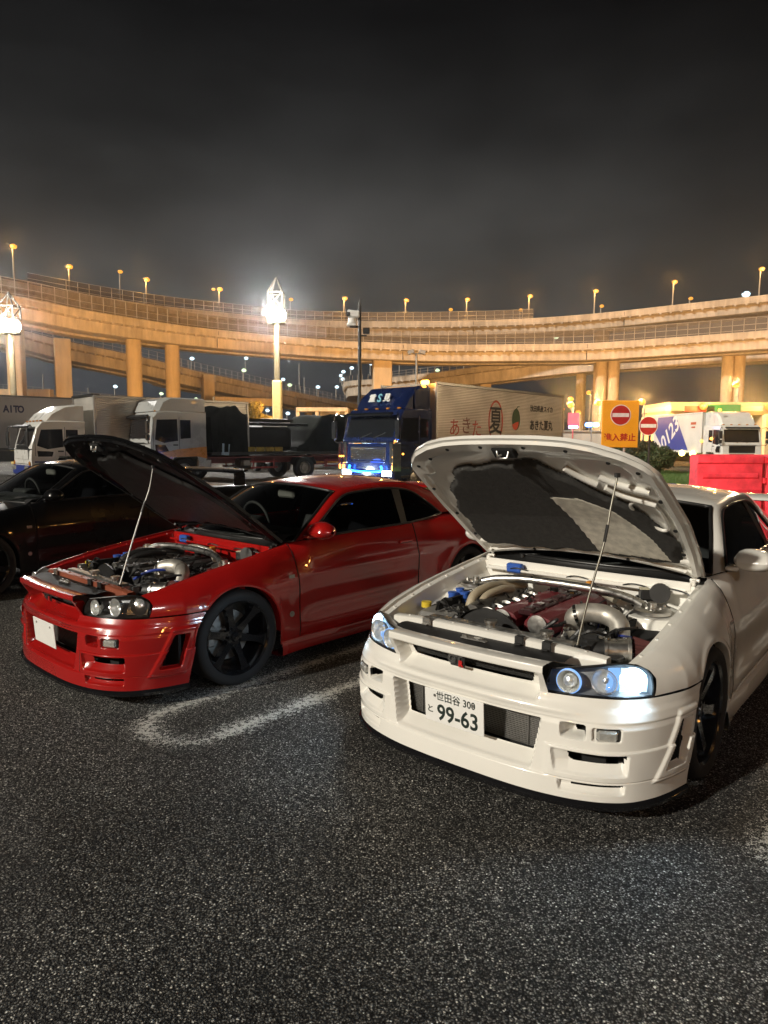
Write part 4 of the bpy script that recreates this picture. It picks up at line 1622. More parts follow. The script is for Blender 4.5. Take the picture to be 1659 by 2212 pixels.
YAW_W, YAW_R = R(-129.5), R(-132.17)
def stripe_mesh(pts, w, z=.004):
    """Flat stripe of width w along a ground polyline, with its side-to-side position as the U coordinate."""
    P = resample(pts, max(24, int(12 * len(pts))))
    T = np.gradient(P, axis=0)
    T /= np.linalg.norm(T, axis=1)[:, None]
    Nn = np.stack([-T[:, 1], T[:, 0]], 1)
    vs, fs, us = [], [], []
    for p, n in zip(P, Nn):
        for k in (-1, 1):
            vs.append((p[0] + n[0] * w / 2 * k, p[1] + n[1] * w / 2 * k, z))
            us.append((k + 1) / 2)
    for i in range(len(P) - 1):
        fs.append((2 * i, 2 * i + 1, 2 * i + 3, 2 * i + 2))
    me = bpy.data.meshes.new('bay_marking')
    me.from_pydata(vs, [], fs)
    uvl = me.uv_layers.new(name='UVMap')
    for lp in me.loops:
        uvl.data[lp.index].uv = (us[lp.vertex_index], 0)
    return me
PAINTLINE = asphalt_material('worn_white_line', True)
def bay_loop(cx, cy, ang, w, length):
    """Hairpin line between two bays: its rounded end is nearest the lane."""
    d = Vector((math.cos(ang), math.sin(ang)))
    n = Vector((-d.y, d.x))
    c = Vector((cx, cy))
    pts = [c - d * length + n * w, c - d * length * .5 + n * w, c - d * .4 + n * w]
    pts += [c + n * w * math.cos(t) + d * w * math.sin(t) for t in np.linspace(0.0, PI, 9)]
    pts += [c - d * .4 - n * w, c - d * length * .5 - n * w, c - d * length - n * w]
    me = stripe_mesh([(p.x, p.y) for p in pts], .32)
    me.materials.append(PAINTLINE)
    o = link_mesh('bay_marking', me)
    tag(o, kind='structure')
    return o
gp = ground(420, 1560)
bay_loop(gp.x, gp.y, R(-131), .27, 5.2)
gp2 = (gp.x + 2.95, gp.y - 1.35)
bay_loop(gp2[0], gp2[1], R(-131), .27, 5.2)
gp4 = (gp.x - 4.4, gp.y + 3.7)
bay_loop(gp4[0], gp4[1], R(-131), .27, 5.2)

# ------------------------------------------------------------------ the three coupes
coupe('coupe_car', 'white two-door coupe with its hood propped open and headlights lit', (.925, 3.775), YAW_W, WHITE, 'white', 43.5, True)
coupe('coupe_car', 'red two-door coupe with its black-lined hood propped open', (-1.625, 5.04), YAW_R, RED, 'red', 43.8, False, plate_text=False)
blk = coupe('coupe_car', 'black coupe with closed hood and rear wing beyond the red coupe', (-4.8, 7.4), R(-128), BLACKP, 'black', 0, False, plate_text=False)
blk.scale = (1, 1, 1.06)
# ------------------------------------------------------------------ viaducts
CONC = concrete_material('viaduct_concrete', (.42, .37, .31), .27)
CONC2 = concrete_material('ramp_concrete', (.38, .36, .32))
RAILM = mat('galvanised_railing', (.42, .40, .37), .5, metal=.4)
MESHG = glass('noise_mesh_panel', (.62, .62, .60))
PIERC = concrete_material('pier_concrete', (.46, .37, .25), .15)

def viaduct(name, label, path, H, width, fence_h, n=70, par=1.0, post_every=1, fence_range=None, far_fence=True, mesh_mat=None):
    """path: (u, v_top_of_parapet, distance); the deck runs behind that front edge."""
    Q = resample(path, n)
    P = np.array([at(*q) for q in Q])
    root = empty(name, tuple(P[0]), 0, label, 'viaduct', None)
    O = P[0]
    T = np.gradient(P, axis=0)
    T[:, 2] = 0
    T /= np.linalg.norm(T, axis=1)[:, None]
    Nn = np.stack([-T[:, 1], T[:, 0], 0 * T[:, 0]], 1)      # to the left of travel = away from the viewer for left-to-right paths
    def row(off, dz):
        r = P - O + Nn * off
        r[:, 2] += dz
        return r
    b = MB()
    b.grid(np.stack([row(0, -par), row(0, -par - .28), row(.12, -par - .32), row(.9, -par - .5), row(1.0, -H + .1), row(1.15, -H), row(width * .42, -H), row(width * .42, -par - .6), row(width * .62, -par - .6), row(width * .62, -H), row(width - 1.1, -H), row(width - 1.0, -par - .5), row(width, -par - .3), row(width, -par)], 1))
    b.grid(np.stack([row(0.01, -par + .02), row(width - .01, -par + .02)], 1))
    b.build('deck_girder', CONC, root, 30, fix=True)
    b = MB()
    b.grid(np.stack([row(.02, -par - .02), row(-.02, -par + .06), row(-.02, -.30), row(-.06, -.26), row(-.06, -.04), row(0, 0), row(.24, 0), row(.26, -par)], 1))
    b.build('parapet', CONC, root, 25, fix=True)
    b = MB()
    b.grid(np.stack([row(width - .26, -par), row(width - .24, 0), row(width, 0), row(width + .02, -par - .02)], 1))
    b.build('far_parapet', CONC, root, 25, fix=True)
    # brackets under the parapet edge
    b = MB()
    L = np.concatenate([[0], np.cumsum(np.linalg.norm(np.diff(P, axis=0), axis=1))])
    m = int(L[-1] / 1.9)
    pts = np.stack([np.interp(np.linspace(0, L[-1], m), L, P[:, k]) for k in range(3)], 1) - O
    tn = np.stack([np.interp(np.linspace(0, L[-1], m), L, Nn[:, k]) for k in range(3)], 1)
    for p, nn in zip(pts, tn):
        a = math.atan2(nn[1], nn[0])
        b.box((p[0] + nn[0] * .35, p[1] + nn[1] * .35, p[2] - par - .42), (.75, .35, .28), rot=Matrix.Rotation(a, 3, 'Z'))
    b.build('deck_brackets', CONC, root)['kind'] = 'stuff'
    # expansion joints and drain pipes on the girder face
    for t in np.linspace(.06, .96, max(4, int(L[-1] / 28))):
        p = np.array([np.interp(t * L[-1], L, P[:, k]) for k in range(3)]) - O
        nn = np.array([np.interp(t * L[-1], L, Nn[:, k]) for k in range(3)])
        a = math.atan2(nn[1], nn[0])
        q = MB()
        q.box((p[0] + nn[0] * .10, p[1] + nn[1] * .10, p[2] - par * .5), (.28, .10, par), rot=Matrix.Rotation(a, 3, 'Z'))
        q.build('expansion_joint', DARKSTEEL, root)
        q = MB()
        q.cyl((p[0] + nn[0] * .95, p[1] + nn[1] * .95, p[2] - par - .3), (p[0] + nn[0] * .95, p[1] + nn[1] * .95, p[2] - H + .1), .09, n=8)
        q.build('drain_pipe', DARKSTEEL, root, 60)
    if fence_h > 0:
        if fence_range is None: fence_range = (0, 1)
        f0, f1 = fence_range
        sp = 1.9 * post_every
        m = min(140, int(L[-1] * (f1 - f0) / sp))
        tt = np.linspace(L[-1] * f0, L[-1] * f1, m)
        pts = np.stack([np.interp(tt, L, P[:, k]) for k in range(3)], 1) - O
        me = None
        for p in pts:
            if me is None:
                q = MB()
                q.box((0, 0, fence_h / 2), (.09, .09, fence_h))
                me = q.mesh('fence_post', RAILM)
            o = link_mesh('fence_post', me, root)
            o.location = (p[0], p[1], p[2])
        i0, i1 = int(f0 * (n - 1)), int(math.ceil(f1 * (n - 1))) + 1
        for k, zz in enumerate((.12, .5, .98)):
            q = MB()
            q.tube((row(.0, fence_h * zz)[i0:i1]).tolist(), .045, 5)
            q.build('fence_rail', RAILM, root, 60)
        if mesh_mat is not None:
            q = MB()
            q.grid(np.stack([row(.06, .05), row(.06, fence_h)], 1)[i0:i1])
            q.build('fence_mesh', mesh_mat, root)
    return root, P

def fence_mesh_material(name, c, a):
    m = bpy.data.materials.new(name)
    m.use_nodes = True
    nt = m.node_tree
    bb = nt.nodes['Principled BSDF']
    bb.inputs['Base Color'].default_value = (*c, 1)
    bb.inputs['Roughness'].default_value = .7
    tr = nt.nodes.new('ShaderNodeBsdfTransparent')
    mx = nt.nodes.new('ShaderNodeMixShader')
    nz = nt.nodes.new('ShaderNodeTexNoise')
    nz.inputs['Scale'].default_value = .35
    tc = nt.nodes.new('ShaderNodeTexCoord')
    nt.links.new(tc.outputs['Object'], nz.inputs['Vector'])
    mr = nt.nodes.new('ShaderNodeMapRange')
    mr.inputs['To Min'].default_value, mr.inputs['To Max'].default_value = a - .15, a + .15
    nt.links.new(nz.outputs[0], mr.inputs[0])
    nt.links.new(mr.outputs[0], mx.inputs[0])
    nt.links.new(tr.outputs[0], mx.inputs[1])
    nt.links.new(bb.outputs[0], mx.inputs[2])
    nt.links.new(mx.outputs[0], nt.nodes['Material Output'].inputs[0])
    return m
FM1 = fence_mesh_material('fence_wire_mesh', (.20, .17, .14), .45)
FM2 = fence_mesh_material('dense_fence_mesh', (.16, .13, .10), .62)

up_path = [(-160, 572, 112), (0, 601, 117), (75, 616, 120), (176, 634, 125), (302, 654, 131), (417, 668, 137), (556, 682, 143), (648, 690, 147), (781, 693.5, 150), (954, 693, 150), (1130, 688, 148), (1286, 677, 145), (1462, 658, 140), (1659, 636, 134), (1820, 616, 128)]
vU, PU = viaduct('upper_viaduct', 'highest curved highway viaduct crossing the whole background with orange lamps on top', up_path, 3.0, 10, 1.9, 90, fence_range=(.12, .66), mesh_mat=FM2)
lo_path = [(-160, 600, 98), (0, 633, 106), (88, 649, 110), (176, 668, 114), (302, 689, 121), (417, 706, 128), (556, 721, 134), (695, 733, 138), (781, 738, 140), (954, 744, 141), (1130, 743, 140), (1286, 740, 138), (1462, 728, 134), (1659, 713, 128), (1820, 700, 122)]
vL, PL = viaduct('main_viaduct', 'thick curved highway viaduct just below the highest one, on round columns', lo_path, 3.3, 11, 2.6, 90, fence_range=(.05, 1), mesh_mat=FM1)
md_path = [(-160, 655, 126), (0, 700, 132), (60, 716, 135), (126, 733, 138), (264, 762, 146), (352, 782, 152), (417, 799, 158), (591, 837, 180), (764, 872, 208), (860, 889, 225)]
vM, PM = viaduct('left_ramp', 'sloping ramp descending from the left edge beneath the main viaduct', md_path, 3.6, 12, 1.9, 70, fence_range=(.10, .92))
n_path = [(744, 842, 210), (740, 829, 198), (752, 823, 187), (804, 819, 180), (850, 814, 176), (954, 803, 170), (1000, 796, 167), (1130, 779, 160), (1251, 765, 155), (1420, 752, 150), (1659, 736, 142), (1820, 726, 138)]
vN, PN = viaduct('right_ramp', 'pale ramp curling up from the centre beneath the main viaduct', n_path, 4.0, 9, 1.4, 80, fence_range=(.1, .62))
f_path = [(-80, 836, 150), (60, 846, 153), (148, 856, 156), (269, 866, 162), (380, 880, 170), (520, 893, 182)]
vF, PF = viaduct('low_ramp', 'lowest ramp at the left seen between the columns above the trucks', f_path, 1.8, 8, 1.2, 40)

def round_column(parent, u, v0, v1, y, w_px, square=False, cap=False):
    """Pier from the underside at v0 to the ground, w_px wide in the picture."""
    p = at(u, v0, y)
    r = w_px / FPX * y / 2
    loc = parent.location
    b = MB()
    base = (p.x - loc.x, p.y - loc.y + r, 0 - loc.z)
    if square:
        b.box((base[0], base[1], (p.z) / 2 + base[2]), (2 * r, 2 * r * .9, p.z), rot=Matrix.Rotation(.12, 3, 'Z'), b=.15)
    else:
        b.cyl(base, (base[0], base[1], base[2] + p.z), r, n=32)
        b.cyl((base[0], base[1], base[2] + p.z - .8), (base[0], base[1], base[2] + p.z + .4), r * 1.02, r * 1.25, n=32)
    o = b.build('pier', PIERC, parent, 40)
    return o
round_column(vL, 281, 706, 880, 122, 32)
round_column(vL, 366, 718, 870, 128, 30)
round_column(vL, 825, 760, 840, 143, 40, True)
round_column(vL, 1304, 766, 868, 143, 24)
round_column(vL, 1331, 766, 868, 143, 25)
round_column(vL, 1580, 758, 868, 138, 24)
round_column(vL, 1605, 757, 868, 138, 24)
round_column(vL, -110, 660, 868, 108, 30)
round_column(vL, 1750, 740, 868, 134, 24)
round_column(vU, 825, 715, 760, 156, 34, True)
round_column(vU, 1306, 700, 760, 150, 30)
round_column(vU, 20, 650, 760, 124, 30, True)
round_column(vN, 1259, 800, 875, 158, 21)
round_column(vN, 971, 815, 875, 172, 22, True)
round_column(vN, 1049, 812, 875, 168, 24, True)
# portal piers under the left ramp
b = MB()
loc = vM.location
for (u, v0, y, w) in ((128, 731, 137, 40), (446, 809, 160, 30), (665, 868, 192, 16), (-70, 690, 128, 44)):
    p = at(u, v0, y)
    hw = w / FPX * y / 2
    q = MB()
    q.box((p.x - loc.x, p.y - loc.y + 1.0, p.z / 2 - loc.z), (2 * hw * .8, 2 * hw * .8, p.z), rot=Matrix.Rotation(.5, 3, 'Z'), b=.08)
    q.build('pier', PIERC, vM, 30)
p0, p1 = at(-60, 846, 136), at(112, 845, 136)
q = MB()
mid = (p0 + p1) / 2
q.box((mid.x - loc.x, mid.y - loc.y, mid.z - .75 - loc.z), ((p1 - p0).length, 1.8, 2.3), rot=Matrix.Rotation(math.atan2(p1.y - p0.y, p1.x - p0.x), 3, 'Z'), b=.05)
q.build('cross_beam', PIERC, vM, 30)
p0, p1 = at(462, 858, 150), at(596, 862, 158)
q = MB()
mid = (p0 + p1) / 2
q.box((mid.x - loc.x, mid.y - loc.y, mid.z - .8 - loc.z), ((p1 - p0).length, 1.5, 1.7), rot=Matrix.Rotation(math.atan2(p1.y - p0.y, p1.x - p0.x), 3, 'Z'), b=.05)
q.build('cross_beam', PIERC, vM, 30)
# white lit panels on the underside edge of the main deck (inspection covers catching the floodlight)
# low frame buildings between truck and ramp
def frame_building(u0, u1, v0, v1, y, label, m, door=True):
    a, c = at(u0, v0, y), at(u1, v0, y)
    w, h = c.x - a.x, a.z
    root = empty('canopy_building', ((a.x + c.x) / 2, y, 0), 0, label, 'building')
    q = MB()
    q.box((0, 2, h - .35), (w, 5, .7), b=.06)
    q.build('roof', m, root)
    for k in (-.47, -.1, .3, .47):
        q = MB()
        q.box((w * k, 0, h / 2 - .2), (.6, .6, h - .7), b=.04)
        q.build('column', m, root)
    q = MB()
    q.box((w * .18, 2.5, h / 2 - .3), (w * .5, .2, h - .8))
    q.build('wall', concrete_material('dark_wall', (.16, .15, .14)), root)
    return root
frame_building(640, 752, 880, 900, 118, 'low pale canopy building beyond the tarpaulin load', CONC2)

# ------------------------------------------------------------------ lamps along the viaducts and far lights
POLE = mat('lamp_pole_steel', (.30, .29, .27), .5, metal=.5)
def street_lamp(u, v, y, pole_v, label, group, glow, head=.8, dim=False, light=0.0, lcol=(1, .5, .12), double=False, side=1):
    p, q = at(u, v, y), at(u, pole_v, y)
    root = empty('street_lamp', (p.x, p.y, q.z), 0, label, 'lamp', group)
    h = p.z - q.z
    b = MB()
    b.tube([(0, 0, 0), (0, 0, h * .9), (0, 0, h)], [.13 * y / 140 + .03, .09 * y / 140 + .02, .06], 8)
    b.build('pole', POLE, root, 60)
    b = MB()
    b.box((.25 * head * side, 0, h + .12 * head), (head * 1.5, head * .6, head * .18), b=.03)
    b.build('lamp_hood', DARKSTEEL, root)
    b = MB()
    b.blob((.25 * head * side, -.05, h - .12 * head), head * .60, 2, scale=(1.1, 1, .8))
    if double:
        b.blob((-1.3 * head, -.05, h - .10 * head), head * .40, 2, scale=(1.1, 1, .75))
    b.build('lamp_glass', glow, root, 60)
    if light:
        ld = bpy.data.lights.new('street_lamp_light', 'POINT')
        ld.energy, ld.color, ld.shadow_soft_size = light, lcol, .4
        lo = bpy.data.objects.new('street_lamp_light', ld)
        col.objects.link(lo)
        lo.parent = root
        lo.location = (0, -.9, h - .35)
    return root
GL = 'orange lamps standing on the highest viaduct'
def yU(u): return float(np.interp(u, [q[0] for q in up_path], [q[2] for q in up_path]))
NTH = ['leftmost', 'second from the left', 'third from the left', 'fourth from the left, twin-headed', 'fifth from left, near the camera pole', 'sixth from the left', 'seventh from the left, above the centre pier', 'eighth from the left', 'third from the right, above the twin round columns', 'second from the right', 'rightmost']
for i_, (u, v, pv) in enumerate(((26.5, 531, 603), (148, 575, 632), (315, 603, 658), (473, 624, 676), (743, 644, 694), (876, 648, 696), (1008, 646, 693), (1143, 639, 689), (1285, 628, 679), (1455, 608, 660), (1643, 580, 640))):
    street_lamp(u, v, yU(u) + .6, pv, 'bright orange lamp on the highest viaduct, ' + NTH[i_], GL, SODIUM, .85, light=900, double=(u == 473))
DTH = ['left of the floodlight mast', 'just right of the floodlight mast', 'in the middle, left of the fence end', 'at the end of the pale fence', 'above the twin round columns', 'farthest right']
for i_, (u, v, pv) in enumerate(((258, 586, 650), (627, 646, 690), (972, 668, 694), (1123, 669, 690), (1298, 660.5, 678), (1490, 644, 657))):
    street_lamp(u, v, yU(u) + 9, pv, 'small dim orange lamp of the highest viaduct, ' + DTH[i_], 'dim orange lamps along the far side of the highest viaduct', SODIUMDIM, .75)
GC = 'cool white lamps far beyond the ramps'
COOLS = ((41, 805, 200, 'white lamp far off beside the left mast pole'), (148, 819, 190, 'white lamp just right of the square pier at the left'), (247.5, 834, 210, 'white lamp just left of the first round column'), (347, 849.5, 220, 'white lamp low against the second round column'), (413, 773.6, 200, 'white lamp high above the left ramp, right of the second round column'),
         (530, 773, 220, 'higher of two lamps left of the central mast'), (525, 799, 190, 'lower of two lamps left of the central mast'), (610, 818.6, 230, 'white lamp touching the right side of the central mast'), (624, 830.6, 200, 'white lamp a little right of and below the central mast lamp row'), (685, 835, 210, 'white lamp midway between the central mast and the camera pole'),
         (726, 835, 220, 'white lamp left of the curling ramp, next to the camera pole'), (422, 861, 220, 'white lamp low between the second round column and the square pier'), (504, 873, 210, 'white lamp below the left ramp, above the black load'), (464, 873, 240, 'small white lamp beside the second square pier'), (863, 775, 230, 'white lamp under the main viaduct right of the centre pier'),
         (800, 785, 220, 'white lamp just left of the centre pier'), (943, 799, 200, 'white lamp on the pale ramp, right of the flood pole'), (1002, 777, 190, 'bright lamp on the pale ramp under the main viaduct'), (1199, 727, 175, 'left of two cool lamps between the two decks'), (1216, 721, 178, 'right of two cool lamps between the two decks'))
for i_, (u, v, y, lab) in enumerate(COOLS):
    street_lamp(u, v, y, v + random.uniform(24, 34), lab, GC, COOLG if i_ % 5 in (1, 3) else COOL, 1.05)
for u, v, y, lab in ((758, 794, 260, 'topmost tiny lamp of the cluster over the curling ramp'), (740, 802, 265, 'second highest tiny lamp of the cluster over the curling ramp'), (735, 810.5, 270, 'third highest tiny lamp of the cluster over the curling ramp'), (739, 818, 262, 'lowest tiny lamp of the cluster over the curling ramp'), (576, 885.5, 260, 'tiny white lamp low left of the mast base'), (620, 892, 250, 'tiny white lamp low right of the mast base'), (1608, 634, 146, 'lone cool white lamp on the highest viaduct at the right')):
    street_lamp(u, v, y, v + 16, lab, 'small far white lamps', COOL, 1.3)
for u, v, y, pv, lab in ((92, 808, 190, 850, 'unlit slim pole between the left mast and the square pier'), (190, 838, 195, 858, 'unlit slim pole left of the first round column'), (657, 815, 205, 860, 'unlit slim pole right of the central mast'), (646, 785, 200, 840, 'tall unlit slim pole just right of the central mast lamps')):
    p, q = at(u, v, y), at(u, pv, y)
    b = MB()
    b.tube([(0, 0, 0), (0, 0, p.z - q.z)], .14, 6)
    o = b.build('lighting_pole', POLE)
    o.location = (p.x, p.y, q.z)
    tag(o, lab, 'pole', 'unlit far poles')

# sodium lamp posts; the row behind the trucks is added to light the viaducts
def sodium_post(x, y, h, label, power, aim=None, glow=None, spot=True, group='orange lamps on the access road'):
    root = empty('sodium_post', (x, y, 0), 0, label, 'lamp', group)
    b = MB()
    b.tube([(0, 0, 0), (0, 0, h * .6), (0, 0, h)], [.12, .10, .07], 10)
    b.build('pole', POLE, root, 60)
    b = MB()
    b.box((0, .0, h - .75), (.5, .12, .08), b=.02)
    b.build('bracket', POLE, root)
    b = MB()
    b.blob((-.22, 0, h + .22), .30, 2, scale=(1, 1, .9))
    b.build('lamp_globe', glow or SODIUM, root, 60)
    if power:
        ld = bpy.data.lights.new('sodium_light', 'SPOT' if spot else 'POINT')
        ld.energy, ld.color, ld.shadow_soft_size = power, (1.0, .50, .15), .5
        if spot:
            ld.spot_size, ld.spot_blend = R(150), .6
        lo = bpy.data.objects.new('sodium_light', ld)
        col.objects.link(lo)
        lo.parent = root
        lo.location = (-.22, .5, h + .5)
        if spot:
            d = Vector(aim or (0, 1, .45))
            lo.rotation_euler = d.to_track_quat('-Z', 'Y').to_euler()
    return root
for u, v, y, lab in ((1595, 837, 62, 'tall orange lamp with round globe above the white removal truck'), (1642, 882, 66, 'orange lamp at the right edge beside the removal truck'), (1392, 874, 58, 'orange globe lamp between the yellow sign and the canopy'), (1297, 876, 60, 'orange globe lamp partly hidden by the left edge of the yellow sign'), (1237, 867, 70, 'upper orange lamp left of the yellow sign'), (1238, 880, 60, 'lower orange lamp above the pink board'), (1218, 888, 80, 'small orange lamp just right of the silver trailer'), (1253, 896, 75, 'small orange lamp low beside the pink board'), (1275, 852, 90, 'slim curved orange lamp left of the yellow sign')):
    p = at(u, v, y)
    sodium_post(p.x, p.y, p.z, lab, 5000 if y < 70 else 0, spot=False)
for x, y, pw in ((-62, 66, 54000), (-34, 70, 60000), (-8, 82, 63000), (18, 90, 53000), (46, 88, 53000), (74, 84, 53000)):  # posts added out of sight to light the decks
    sodium_post(x, y, 4.2, 'hidden orange floodlight post added behind the trucks to light the viaducts', pw, group='added floodlight posts behind the trucks')
# ------------------------------------------------------------------ floodlight masts and camera pole
MASTM = mat('mast_grey_paint', (.11, .085, .045), .8, spec=.2)
def mast(u, v_lamp, v_top, v_step, y, label, side_lamps=True):
    p = at(u, v_lamp, y)
    root = empty('floodlight_mast', (p.x, p.y, 0), 0, label, 'lamp mast', None)
    zt, zs = at(u, v_top, y).z, at(u, v_step, y).z
    h = p.z
    k = y / FPX
    b = MB()
    b.box((0, 0, zs / 2), (19 * k, 19 * k, zs), b=.06)
    b.build('mast_base', mat('mast_base_yellow', (.55, .42, .15), .5), root)
    b = MB()
    b.cyl((0, 0, zs), (0, 0, h + 10 * k), 6.5 * k, 5.5 * k, n=16)
    b.build('mast_pole', MASTM, root, 60)
    b = MB()
    w, z0, z1 = 15 * k, h + 14 * k, at(u, v_top + (v_lamp - v_top) * .42, y).z
    for sx in (-1, 1):
        for sy in (-1, 1):
            b.cyl((sx * w, sy * w, z0), (sx * w, sy * w, z1), 2 * k, n=6)
            b.cyl((sx * w, sy * w, z1), (0, 0, zt), 2 * k, n=6)
    for a in range(4):
        c = [(-w, -w), (w, -w), (w, w), (-w, w)]
        (x0, y0), (x1, y1) = c[a], c[(a + 1) % 4]
        b.cyl((x0, y0, z1), (x1, y1, z1), 1.6 * k, n=6)
        b.cyl((x0, y0, z0), (x1, y1, z1), 1.2 * k, n=6)
    b.build('top_frame', mat('mast_frame_white', (.035, .030, .022), .8, spec=.2), root, 50)
    b = MB()
    b.cyl((0, 0, h - 17 * k), (0, 0, h - 13 * k), 20 * k, 20 * k, n=20)
    b.build('lamp_platform', MASTM, root, 40)
    for i in range(6):
        a = 2 * PI * i / 6 + .3
        b = MB()
        b.blob((9.5 * k * math.cos(a), 9.5 * k * math.sin(a), h), 12 * k, 2, scale=(1, 1, 1.25))
        b.build('floodlight', FLOOD, root, 40)
    ld = bpy.data.lights.new('mast_light', 'POINT')
    ld.energy, ld.color, ld.shadow_soft_size = 7500, (1.0, .96, .90), .6
    lo = bpy.data.objects.new('mast_light', ld)
    col.objects.link(lo)
    lo.parent = root
    lo.location = (0, -1.6, h - 1 * k)
    return root
mast(597, 681, 599, 822, 42, 'tall floodlight mast glowing white behind the tarpaulin load')
mast(22, 704, 632, 905, 46, 'floodlight mast glowing white at the left edge above the trailer')
# unseen mast added behind the photographer to fill the car sides
root = empty('floodlight_mast', (9, -16, 0), 0, 'unseen floodlight mast added behind the viewpoint for side fill', 'lamp mast')
b = MB(); b.cyl((0, 0, 0), (0, 0, 11), .22, .16, n=16); b.build('mast_pole', MASTM, root, 60)
for i in range(6):
    a = 2 * PI * i / 6
    b = MB(); b.cyl((.3 * math.cos(a), .3 * math.sin(a), 11.1), (.6 * math.cos(a), .6 * math.sin(a), 11), .22, .38, n=16); b.build('floodlight', FLOOD, root, 40)
ld = bpy.data.lights.new('mast_light', 'POINT'); ld.energy, ld.color, ld.shadow_soft_size = 1300, (1.0, .90, .86), .8
lo = bpy.data.objects.new('mast_light', ld); col.objects.link(lo); lo.parent = root; lo.location = (0, 1.0, 10.6)
root = empty('added_fill_lamp', (15.5, 22.0, 0), 0, 'unseen warm lamp post added beyond the right edge to light the trailer', 'lamp')  # out-of-view lamp added to brighten the trailer side
b = MB(); b.tube([(0, 0, 0), (0, 0, 6.6)], [.11, .08], 10); b.build('pole', MASTM, root, 60)
b = MB(); b.box((-.3, 0, 6.7), (.9, .35, .14), b=.04); b.build('lamp_hood', DARKSTEEL, root)
b = MB(); b.box((-.3, 0, 6.61), (.7, .26, .04), b=.01); b.build('lamp_panel', emitter('fill_lamp_panel', (1, .72, .42), 12), root)
ld = bpy.data.lights.new('added_fill_light', 'POINT'); ld.energy, ld.color, ld.shadow_soft_size = 3200, (1.0, .72, .42), .3
lo = bpy.data.objects.new('added_fill_light', ld); col.objects.link(lo); lo.parent = root; lo.location = (-.3, 0, 6.3)
# orange lamp posts along the lane behind the photographer; they glint in the paintwork
for i, (x, y) in enumerate(((-16, -20), (-6, -26), (4, -24), (17, -22), (26, -12), (24, 2), (-22, -8))):
    sodium_post(x, y, 6.0 + (i % 3) * .8, 'orange lamp post along the lane behind the viewpoint', 0, glow=SODIUMHI, group='lamp posts behind the viewpoint')

p = at(777, 645, 30)
root = empty('camera_pole', (p.x, p.y, 0), 0, 'slim black pole carrying a white surveillance camera', 'camera pole')
k = 30 / FPX
b = MB(); b.tube([(0, 0, 0), (0, 0, p.z - .35), (0, 0, p.z)], [.085, .075, .01], 12); b.build('pole', BLACK, root, 60)
q = at(766, 690, 30)
b = MB()
b.box((-11 * k, 0, at(0, 703, 30).z), (20 * k, .12, .08), b=.01)
b.box((8 * k, 0, at(0, 722, 30).z), (14 * k, .10, .06), b=.01)
b.box((14 * k, 0, at(0, 712, 30).z), (14 * k, .2, 12 * k), b=.02)
b.build('arm', BLACK, root)
b = MB()
b.box((-13 * k, -.05, at(0, 676, 30).z), (26 * k, .35, 14 * k), rot=Matrix.Rotation(.12, 3, 'Y'), b=.04)
b.cyl((-16 * k, -.05, at(0, 685, 30).z), (-16 * k, -.05, at(0, 696, 30).z), 8 * k, 9 * k, n=16)
b.box((-17 * k, -.05, at(0, 699, 30).z), (20 * k, .3, 6 * k), b=.03)
b.build('camera_housing', mat('camera_white', (.70, .70, .68), .4), root, 40)
b = MB(); b.box((-24 * k, -.16, at(0, 677, 30).z), (8 * k, .2, 8 * k), b=.02); b.build('camera_lens', BLACK, root)

p = at(900, 762, 75)
root = empty('flood_pole', (p.x, p.y, 0), 0, 'grey pole with two unlit floodlight heads beside the blue truck roof', 'lamp')
k = 75 / FPX
b = MB(); b.cyl((0, 0, 0), (0, 0, p.z), .16, .12, n=12); b.box((0, 0, p.z - .1), (36 * k, .2, .12)); b.build('pole', POLE, root, 50)
for s in (-1, 1):
    b = MB(); b.box((s * 12 * k, -.2, p.z + .05), (14 * k, .5, 8 * k), rot=Matrix.Rotation(.3 * s, 3, 'Y'), b=.05); b.build('lamp_head', RAILM, root)

# ------------------------------------------------------------------ trucks (front face at X = 0, +Y is the truck's left)
TGLASS = mat('truck_dark_glass', (.012, .013, .015), .06, coat=.5)
def truck_wheel(parent, x, y, s, r=.50):
    root = bpy.data.objects.new('wheel', None); col.objects.link(root); root.parent = parent; root.location = (x, y, r)
    b = MB()
    b.lathe([(r * .58, -.13), (r * .9, -.15), (r, -.11), (r, .11), (r * .9, .15), (r * .58, .13)], (0, 0, 0), (0, s, 0), 36)
    b.build('tyre', RUBBER, root, 40, fix=True)
    b = MB()
    b.lathe([(r * .60, .12), (r * .55, .10), (r * .50, .02), (r * .30, .0), (r * .26, .06), (r * .10, .08), (0, .08)], (0, 0, 0), (0, s, 0), 30)
    for k in range(8):
        a = 2 * PI * k / 8
        b.cyl((r * .40 * math.cos(a), s * .0, r * .40 * math.sin(a)), (r * .40 * math.cos(a), s * .05, r * .40 * math.sin(a)), .03, n=6)
    b.build('rim', STEEL, root, 30, fix=True)

